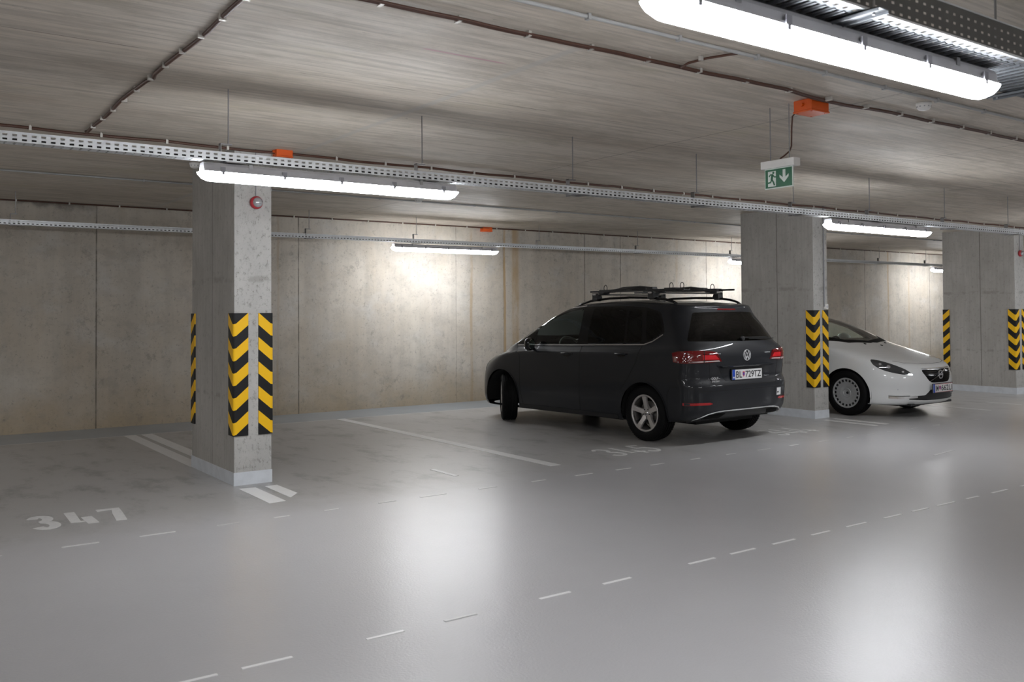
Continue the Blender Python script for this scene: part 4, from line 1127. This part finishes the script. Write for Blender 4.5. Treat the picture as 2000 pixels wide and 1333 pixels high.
    # model lettering, two lines
    for txt, x0, z0, w_, h_ in (('GOLF', -.575, .722, .115, .028), ('SPORTSVAN', -.580, .695, .125, .018)):
        vs, fs = fit_text(txt, w_, h_, .05, .01); yb2 = c.hit('rear', x0+.05, z0)[1]; b = MB(); b.add([(x0+v[0], yb2-.004-v[2]*.02, z0+v[1]) for v in vs], fs); b.build('tailgate_lettering', M['badge'], root)
    # wiper
    yw = c.hit('rear', .0, 1.17)[1]
    b = MB(); b.tube([(.02, yw-.02, 1.165), (-.05, yw-.022, 1.178), (.42, yw-.024, 1.172)], .007, 6); b.tube([(.10, yw-.018, 1.16), (.55, yw-.018, 1.158)], .005, 6); b.lathe([(0, -.03), (.025, -.026), (.028, 0)], (.0, yw, 1.165), axis='y', n=16); b.build('rear_wiper', M['black_plastic'], root)
    # third brake light
    c.patch('brake_light', 'rear', [(-.16, 1.505), (.16, 1.505), (.16, 1.487), (-.16, 1.487)], 'taillight', 1, .004)
    # chrome lower strip and exhaust shaped corners
    c.ribbon('bumper_strip', 'rear', [(-.76, .285), (-.70, .315), (-.62, .350), (-.52, .368), (-.40, .376), (.40, .376), (.52, .368), (.62, .350), (.70, .315), (.76, .285)], .013, 'chrome', 1, .008)
    for s in (-1, 1): c.patch('exhaust_trim', 'rear', [(s*.66, .292), (s*.60, .335), (s*.46, .352), (s*.36, .345), (s*.42, .295)], 'matt_black', 1, .004)
    stp = c.patch('bumper_sticker', 'rear', [(.545, .495), (.640, .495), (.640, .580), (.545, .580)], 'plate_white', 1, .002)
    c.patch('sticker_print', 'rear', [(.555, .520), (.585, .520), (.585, .540), (.555, .540)], 'ink', 1, .003, parent=stp)
    c.patch('sticker_print', 'rear', [(.598, .520), (.630, .520), (.630, .560), (.598, .560)], 'plinth', 1, .003, parent=stp)
    c.ribbon('bumper_crease', 'rear', [(-.74, .600), (.74, .600)], .006, 'gap', 1, .0005)
    # wheels, wells, underside
    for s in (-1, 1):
        wheel(root, s*.765, 0, s, 0, .318, 'alloy'); wheel(root, s*.765, 2.685, s, -DARK_STEER, .318, 'alloy')
    well(root, 0, .315, .372, .50, .86); well(root, 2.685, .315, .38, .45, .86)
    b = MB(); b.box(-.50, .50, -.45, 3.2, .20, .28).box(-.80, .80, .42, 2.28, .20, .26); b.build('underbody', M['gap'], root)
    MB().box(-.55, .55, -.05, .05, .22, .30).build('rear_axle', M['wheel_dark'], root)
    # cabin
    b = MB(); b.prism([(2.55, .98), (2.20, 1.035), (1.98, 1.03), (1.90, .85), (2.0, .5), (2.55, .5)], -.74, .74, 'yz'); b.build('dashboard', M['interior'], root, bevel=.02)
    steering(root, -.37, 1.83, .98, math.radians(25))
    seat(root, -.37, 1.25); seat(root, .37, 1.25)
    MB().box(-.70, .70, .25, .35, .5, 1.12).build('rear_seat_back', M['interior'], root, bevel=.03)
    MB().box(-.72, .72, -.5, 2.0, .24, .30).build('cabin_floor', M['interior'], root)
    MB().lathe([(0, 0), (.03, 0), (.03, .012), (0, .012)], (0, 1.72, 1.36), axis='y', n=12).box(-.11, .11, 1.70, 1.72, 1.325, 1.385).build('rear_view_mirror', M['black_plastic'], root)
    # ---- roof bars (bolted on) and carriers
    for y, zz in ((1.08, 1.640), (.12, 1.645)):
        b = MB(); b.prism([(y-.035, zz+.055), (y-.02, zz+.065), (y+.02, zz+.065), (y+.035, zz+.055), (y+.02, zz+.045), (y-.02, zz+.045)], -.63, .63, 'yz'); cb = b.build('crossbar', M['bar_silver'], root)
        for s in (-1, 1):
            f = MB(); f.box(s*.575-.05, s*.575+.05, y-.05, y+.05, zz-.01, zz+.045, .012); f.box(s*.575-.03, s*.575+.03, y-.035, y+.035, zz-.03, zz-.008); f.box(s*.61-.012, s*.61+.012, y-.045, y+.045, zz-.02, zz+.07)
            f.build('bar_foot', M['black_plastic'], cb, bevel=.004)
    for cx, y0, y1, loops in ((-.46, -.30, 1.27, ((1.03, 0), (-.08, 0), (-.20, .05))), (.45, -.02, 1.40, ((1.15, 0), (.08, 0)))):
        zt = 1.722
        b = MB(); b.prism([(cx-.055, zt), (cx-.055, zt+.020), (cx-.045, zt+.020), (cx-.04, zt+.008), (cx+.04, zt+.008), (cx+.045, zt+.020), (cx+.055, zt+.020), (cx+.055, zt)], y0, y1, 'xz'); ca = b.build('bike_carrier_rail', M['black_plastic'], root)
        for y in (loops[0][0], loops[1][0]):
            q = MB(); q.box(cx-.06, cx+.06, y-.10, y+.10, zt-.005, zt+.032, .014); q.build('wheel_tray', M['black_plastic'], ca)
        for y, dx in loops:
            k_ = .8 if cx > 0 and y > 1 else 1.
            q = MB(); q.tube([(cx+dx-.02, y+.028*k_*math.cos(a), zt+.050*k_+.040*k_*math.sin(a)) for a in [math.radians(-50+280*i/16) for i in range(17)]], .0048, 6); q.build('wheel_strap', M['black_plastic'], ca)
        q = MB(); q.tube([(cx+.04, .92, zt+.026), (cx+.06, .80, zt+.045), (cx+.06, .5, zt+.052), (cx+.05, .28, zt+.036)], [.012, .017, .019, .012], 8); q.box(cx+.0, cx+.10, .24, .38, zt+.002, zt+.050, .012); q.build('frame_arm', M['black_plastic'], ca)
        q = MB(); q.tube([(cx-.04, .98, zt+.022), (cx-.05, .6, zt+.034), (cx-.04, .30, zt+.024)], [.008, .012, .008], 8); q.build('locking_bar', M['black_plastic'], ca)
        for yy in (1.03, .07): q = MB(); q.box(cx-.05, cx+.05, yy, yy+.1, 1.700, 1.724); q.build('rail_clamp', M['black_plastic'], ca)
    MB().tube([(.45, 0., 1.735), (.45, -.24, 1.735)], .011, 8).build('carrier_end_bar', M['black_plastic'], root)
    MB().tube([(-.46, 1.25, 1.733), (-.46, 1.33, 1.733)], .011, 8).build('carrier_end_bar', M['black_plastic'], root)
    return root

# ---------------------------------------------------------------- white car
def white_car():
    root = thing('car', 'white hatchback behind the middle column, nose toward the lane', 'car', WHITE_AT, WHITE_RZ)
    K = lambda *a: list(a)
    rows = [
     (3.38, -.60, .76, K((3.4, .19), (-.7, .24)), .5, 2.3, .25, 2.6),
     (3.48, -.70, .845, K((3.5, .185), (2.4, .18), (0, .20), (-.7, .27)), .62, 2.3, .25, 2.8),
     (3.545, -.76, .875, K((3.5, .25), (2., .28), (0, .30), (-.7, .35)), .72, 2.3, .26, 3.0),
     (3.56, -.785, .893, K((3.5, .36), (3., .38), (0, .42), (-.7, .45)), .80, 2.25, .27, 3.0),
     (3.555, -.79, .899, K((3.5, .49), (3, .50), (-.7, .60)), .80, 2.4, .27, 3.0),
     (3.535, -.775, .899, K((3.5, .60), (3.0, .63), (2.3, .68), (-.7, .72)), .82, 2.45, .26, 2.9),
     (3.49, -.765, .896, K((3.5, .68), (3.0, .735), (2.3, .80), (-.7, .84)), .84, 2.5, .25, 2.9),
     (3.38, -.755, .888, K((3.4, .745), (3.0, .80), (2.3, .875), (1, .90), (-.7, .95)), .88, 2.5, .25, 2.9),
     (3.05, -.735, .868, K((3.05, .85), (2.6, .915), (2.3, .94), (1, .945), (-.7, 1.0)), .80, 2.3, .25, 2.9),
     (2.60, -.70, .835, K((2.6, .985), (2.2, .995), (1.6, .995), (0, 1.01), (-.7, 1.05)), .60, 2.6, .24, 2.9),
     (2.34, -.62, .800, K((2.3, 1.075), (2.0, 1.10), (0, 1.09), (-.7, 1.13)), .50, 2.8, .24, 3.0),
     (2.08, -.54, .765, K((2.0, 1.19), (1.65, 1.22), (0, 1.18), (-.7, 1.21)), .46, 2.8, .24, 3.0),
     (1.78, -.46, .722, K((1.7, 1.295), (1.35, 1.325), (0, 1.27), (-.7, 1.28)), .44, 2.8, .24, 3.0),
     (1.48, -.44, .675, K((1.4, 1.365), (1.05, 1.385), (0, 1.33), (-.7, 1.33)), .40, 2.7, .26, 3.2),
     (1.24, -.42, .615, K((1.2, 1.385), (.8, 1.405), (0, 1.365), (-.7, 1.345)), .34, 2.6, .26, 3.2),
     (1.0, -.34, .48, K((1., 1.405), (.5, 1.42), (-.5, 1.365)), .28, 2.5, .24, 3.0),
     (.85, -.25, .28, K((.9, 1.42), (.4, 1.432), (-.3, 1.385)), .24, 2.4, .22, 2.6),
     (.7, -.15, .0, K((.7, 1.43), (.3, 1.44), (-.2, 1.395)), .2, 2.4, .2, 2.4)]
    ar = circle(0, .31, .355); af = circle(2.647, .31, .358)
    DLO = rounded([(2.04, 1.03), (1.66, 1.225), (1.30, 1.325), (.85, 1.37), (.2, 1.35), (-.2, 1.25), (-.38, 1.15), (0, 1.045)])
    regs = [
     ('hood', 'top', [(-.52, 3.31), (-.3, 3.40), (0, 3.43), (.3, 3.40), (.52, 3.31), (.74, 2.9), (.80, 2.4), (.79, 2.20), (.5, 2.49), (0, 2.60), (-.5, 2.49), (-.79, 2.20), (-.80, 2.4), (-.74, 2.9)], .3),
     ('windscreen_surround', 'top', [(-.76, 2.22), (-.5, 2.47), (0, 2.58), (.5, 2.47), (.76, 2.22), (.74, 1.98), (.61, 1.46), (.3, 1.36), (0, 1.34), (-.3, 1.36), (-.61, 1.46), (-.74, 1.98)], .15),
     ('windscreen', 'top', [(-.70, 2.14), (-.45, 2.37), (0, 2.47), (.45, 2.37), (.70, 2.14), (.575, 1.49), (.3, 1.41), (0, 1.39), (-.3, 1.41), (-.575, 1.49)], .15),
     ('front_door', 'side', [(2.05, .24), (2.10, .6), (2.08, .9), (1.95, 1.0), (1.6, 1.2), (1.25, 1.31), (.90, 1.35), (.88, 1.0), (.9, .24)], .3),
     ('rear_door', 'side', [(.885, .24), (.865, 1.0), (.885, 1.35), (.2, 1.34), (-.1, 1.20), (-.02, 1.0), (.12, .8), (.36, .56), (.44, .4), (.44, .24)], .3),
     ('front_bumper', 'front', [(-.95, .1), (-.95, .60), (-.70, .645), (-.45, .715), (.45, .715), (.70, .645), (.95, .60), (.95, .1)], .22),
     ('window_frame', 'side', DLO, .3),
     ('front_door_glass', 'side', rounded([(1.92, 1.04), (1.63, 1.20), (1.30, 1.30), (.92, 1.345), (.92, 1.03)]), .3),
     ('rear_door_glass', 'side', rounded([(.85, 1.03), (.85, 1.315), (.2, 1.31), (-.15, 1.24), (-.25, 1.14), (0, 1.06)]), .3),
     ('tailgate_glass', 'rear', rounded([(-.52, 1.31), (.52, 1.31), (.66, 1.10), (-.66, 1.10)]), .1),
     ('grille', 'front', rounded([(-.372, .660), (.372, .660), (.345, .60), (.265, .495), (.20, .475), (-.20, .475), (-.265, .495), (-.345, .60)]), .2),
     ('lower_intake', 'front', [(-.56, .300), (-.34, .310), (-.27, .36), (-.24, .385), (.24, .385), (.27, .36), (.34, .310), (.56, .300), (.58, .255), (.3, .240), (-.3, .240), (-.58, .255)], .2),
     ('HOLE', 'side', ar, .2), ('HOLE', 'side', af, .1)]
    P = 'paint_white'
    mats = dict(hood=P, windscreen='glass_screen', windscreen_surround='matt_black', front_door=P, rear_door=P, front_bumper=P, window_frame='gloss_black', front_door_glass='glass_clear', rear_door_glass='glass_clear',
                tailgate_glass='glass_dark', grille='gloss_black', lower_intake='black_plastic')
    c = Car(root, rows, regs, ('body', P, mats))
    for s in (-1, 1):
        c.patch('headlight', 'fdiag', rounded([(1.538, .797), (1.61, .792), (1.74, .757), (1.86, .714), (1.99, .657), (2.09, .577), (1.96, .592), (1.81, .617), (1.68, .652), (1.58, .707), (1.545, .752)], 1), 'headlight', s, .003)
        for p_, z_, r_ in ((1.65, .735, .018), (1.75, .70, .026), (1.93, .635, .016)):
            c.patch('headlight_reflector', 'fdiag', oval(p_, z_, r_, r_*.75, 16), 'lens', s, .006)
        c.ribbon('panel_gap', 'side', [(2.05, .24), (2.10, .6), (2.08, .9), (1.98, .99)], .006, 'gap', s, .001)
        c.ribbon('panel_gap', 'side', [(.893, .24), (.873, 1.0)], .006, 'gap', s, .001)
        c.ribbon('arch_lip', 'side', [(2.647+math.cos(math.radians(a))*.362, .31+math.sin(math.radians(a))*.362) for a in range(-6, 187, 6)], .014, P, s, .005)
        c.ribbon('fog_light_strip', 'fdiag', [(1.74, .288), (1.88, .283), (2.02, .285), (2.13, .292)], .030, 'chrome', s, .004)
        c.ribbon('fog_light_strip_top', 'fdiag', [(1.74, .306), (1.88, .303), (2.02, .305)], .007, 'gloss_black', s, .004)
        c.patch('parking_sensor', 'fdiag', oval(1.86, .395, .011, .011, 12), 'housing', s, .002)
        c.patch('washer_nozzle', 'top', oval(s*.27, 2.58, .014, .02, 12), 'black_plastic', 1, .010)
        x = .90; b = MB(); st = [(.84, .06, .05), (.86, .11, .07), (.89, .12, .078), (.92, .11, .07), (.94, .05, .03)]; vs = []; n = 14
        for xx, ry, rz in st:
            for k in range(n): a = 2*math.pi*k/n; vs.append((s*xx, 1.50+ry*math.cos(a), 1.04+rz*math.sin(a)))
        b.add(vs, [(i*n+k, i*n+(k+1) % n, (i+1)*n+(k+1) % n, (i+1)*n+k) for i in range(len(st)-1) for k in range(n)]+[tuple(range(n)), tuple(range((len(st)-1)*n, len(st)*n))]); b.build('wing_mirror', M[P], root, smooth=True)
        c.patch('tail_light', 'rdiag', [(.24, 1.0), (.02, 1.02), (-.06, .86), (.02, .70), (.14, .72)], 'taillight', s, .006)
    c.patch('washer_nozzle', 'top', oval(0, 2.68, .014, .02, 12), 'black_plastic', 1, .010)
    c.ribbon('panel_gap', 'top', [(-.62, 3.20), (-.52, 3.31), (-.3, 3.40), (0, 3.43), (.3, 3.40), (.52, 3.31), (.62, 3.20)], .005, 'gap', 1, .001)
    c.ribbon('grille_trim', 'front', [(-.36, .668), (.36, .668)], .012, 'chrome', 1, .006)
    for z in (.52, .545, .57, .595, .62, .645):
        wv = .36-.14*max(0, (.61-z)/.11)**1.0 if z < .61 else .36
        c.ribbon('grille_slat', 'front', [(-wv, z), (wv, z)], .009, 'gloss_black', 1, .010)
    yg = c.hit('front', 0, .58)[1]
    b = MB(); b.lathe([(.046, -.004), (.062, -.004), (.062, .008), (.046, .008)], (0, yg+.012, .582), axis='y', n=40, close=True)
    b.box(-.052, .052, yg+.012, yg+.022, .571, .593)
    b.build('grille_badge', M['chrome'], root)
    c.ribbon('grille_diagonal', 'front', [(-.22, .662), (.26, .498)], .010, 'chrome', 1, .013)
    c.ribbon('intake_lip', 'front', [(-.58, .246), (-.3, .232), (0, .230), (.3, .232), (.58, .246)], .022, P, 1, .010)
    yp = c.hit('front', 0, .40)[1]
    number_plate(root, 0, yp+.012, .400, .52, .115, 1, [('IM', .062, .075), ('*', .155, .045), ('662LI', .212, .29)], True)
    for s in (-1, 1):
        wheel(root, s*.775, 0, s, 0, .316, 'steel'); wheel(root, s*.775, 2.647, s, WHITE_STEER, .316, 'steel')
    well(root, 0, .31, .37, .50, .85); well(root, 2.647, .31, .372, .45, .85)
    b = MB(); b.box(-.50, .50, -.5, 3.2, .15, .22).box(-.78, .78, .42, 2.24, .17, .22); b.build('underbody', M['gap'], root)
    b = MB(); b.prism([(3.42, .165), (3.42, .195), (3.0, .20), (3.0, .165)], -.55, .55, 'yz'); b.build('air_dam', M['black_plastic'], root)
    b = MB(); b.prism([(2.35, .88), (2.0, .955), (1.75, .96), (1.70, .8), (1.8, .45), (2.35, .45)], -.72, .72, 'yz'); b.build('dashboard', M['interior'], root, bevel=.02)
    steering(root, -.36, 1.62, .90, math.radians(25))
    seat(root, -.36, 1.0); seat(root, .36, 1.0)
    MB().box(-.66, .66, .02, .12, .45, 1.05).build('rear_seat_back', M['interior'], root, bevel=.03)
    MB().box(-.70, .70, -.4, 1.9, .22, .28).build('cabin_floor', M['interior'], root)
    return root

DARK_AT = (8.10, 7.637, 0); DARK_RZ = math.radians(2.0); DARK_STEER = math.radians(33)
WHITE_AT = (12.03, 10.42, 0); WHITE_RZ = math.radians(180+2.0); WHITE_STEER = math.radians(0)
dark_car(); white_car()
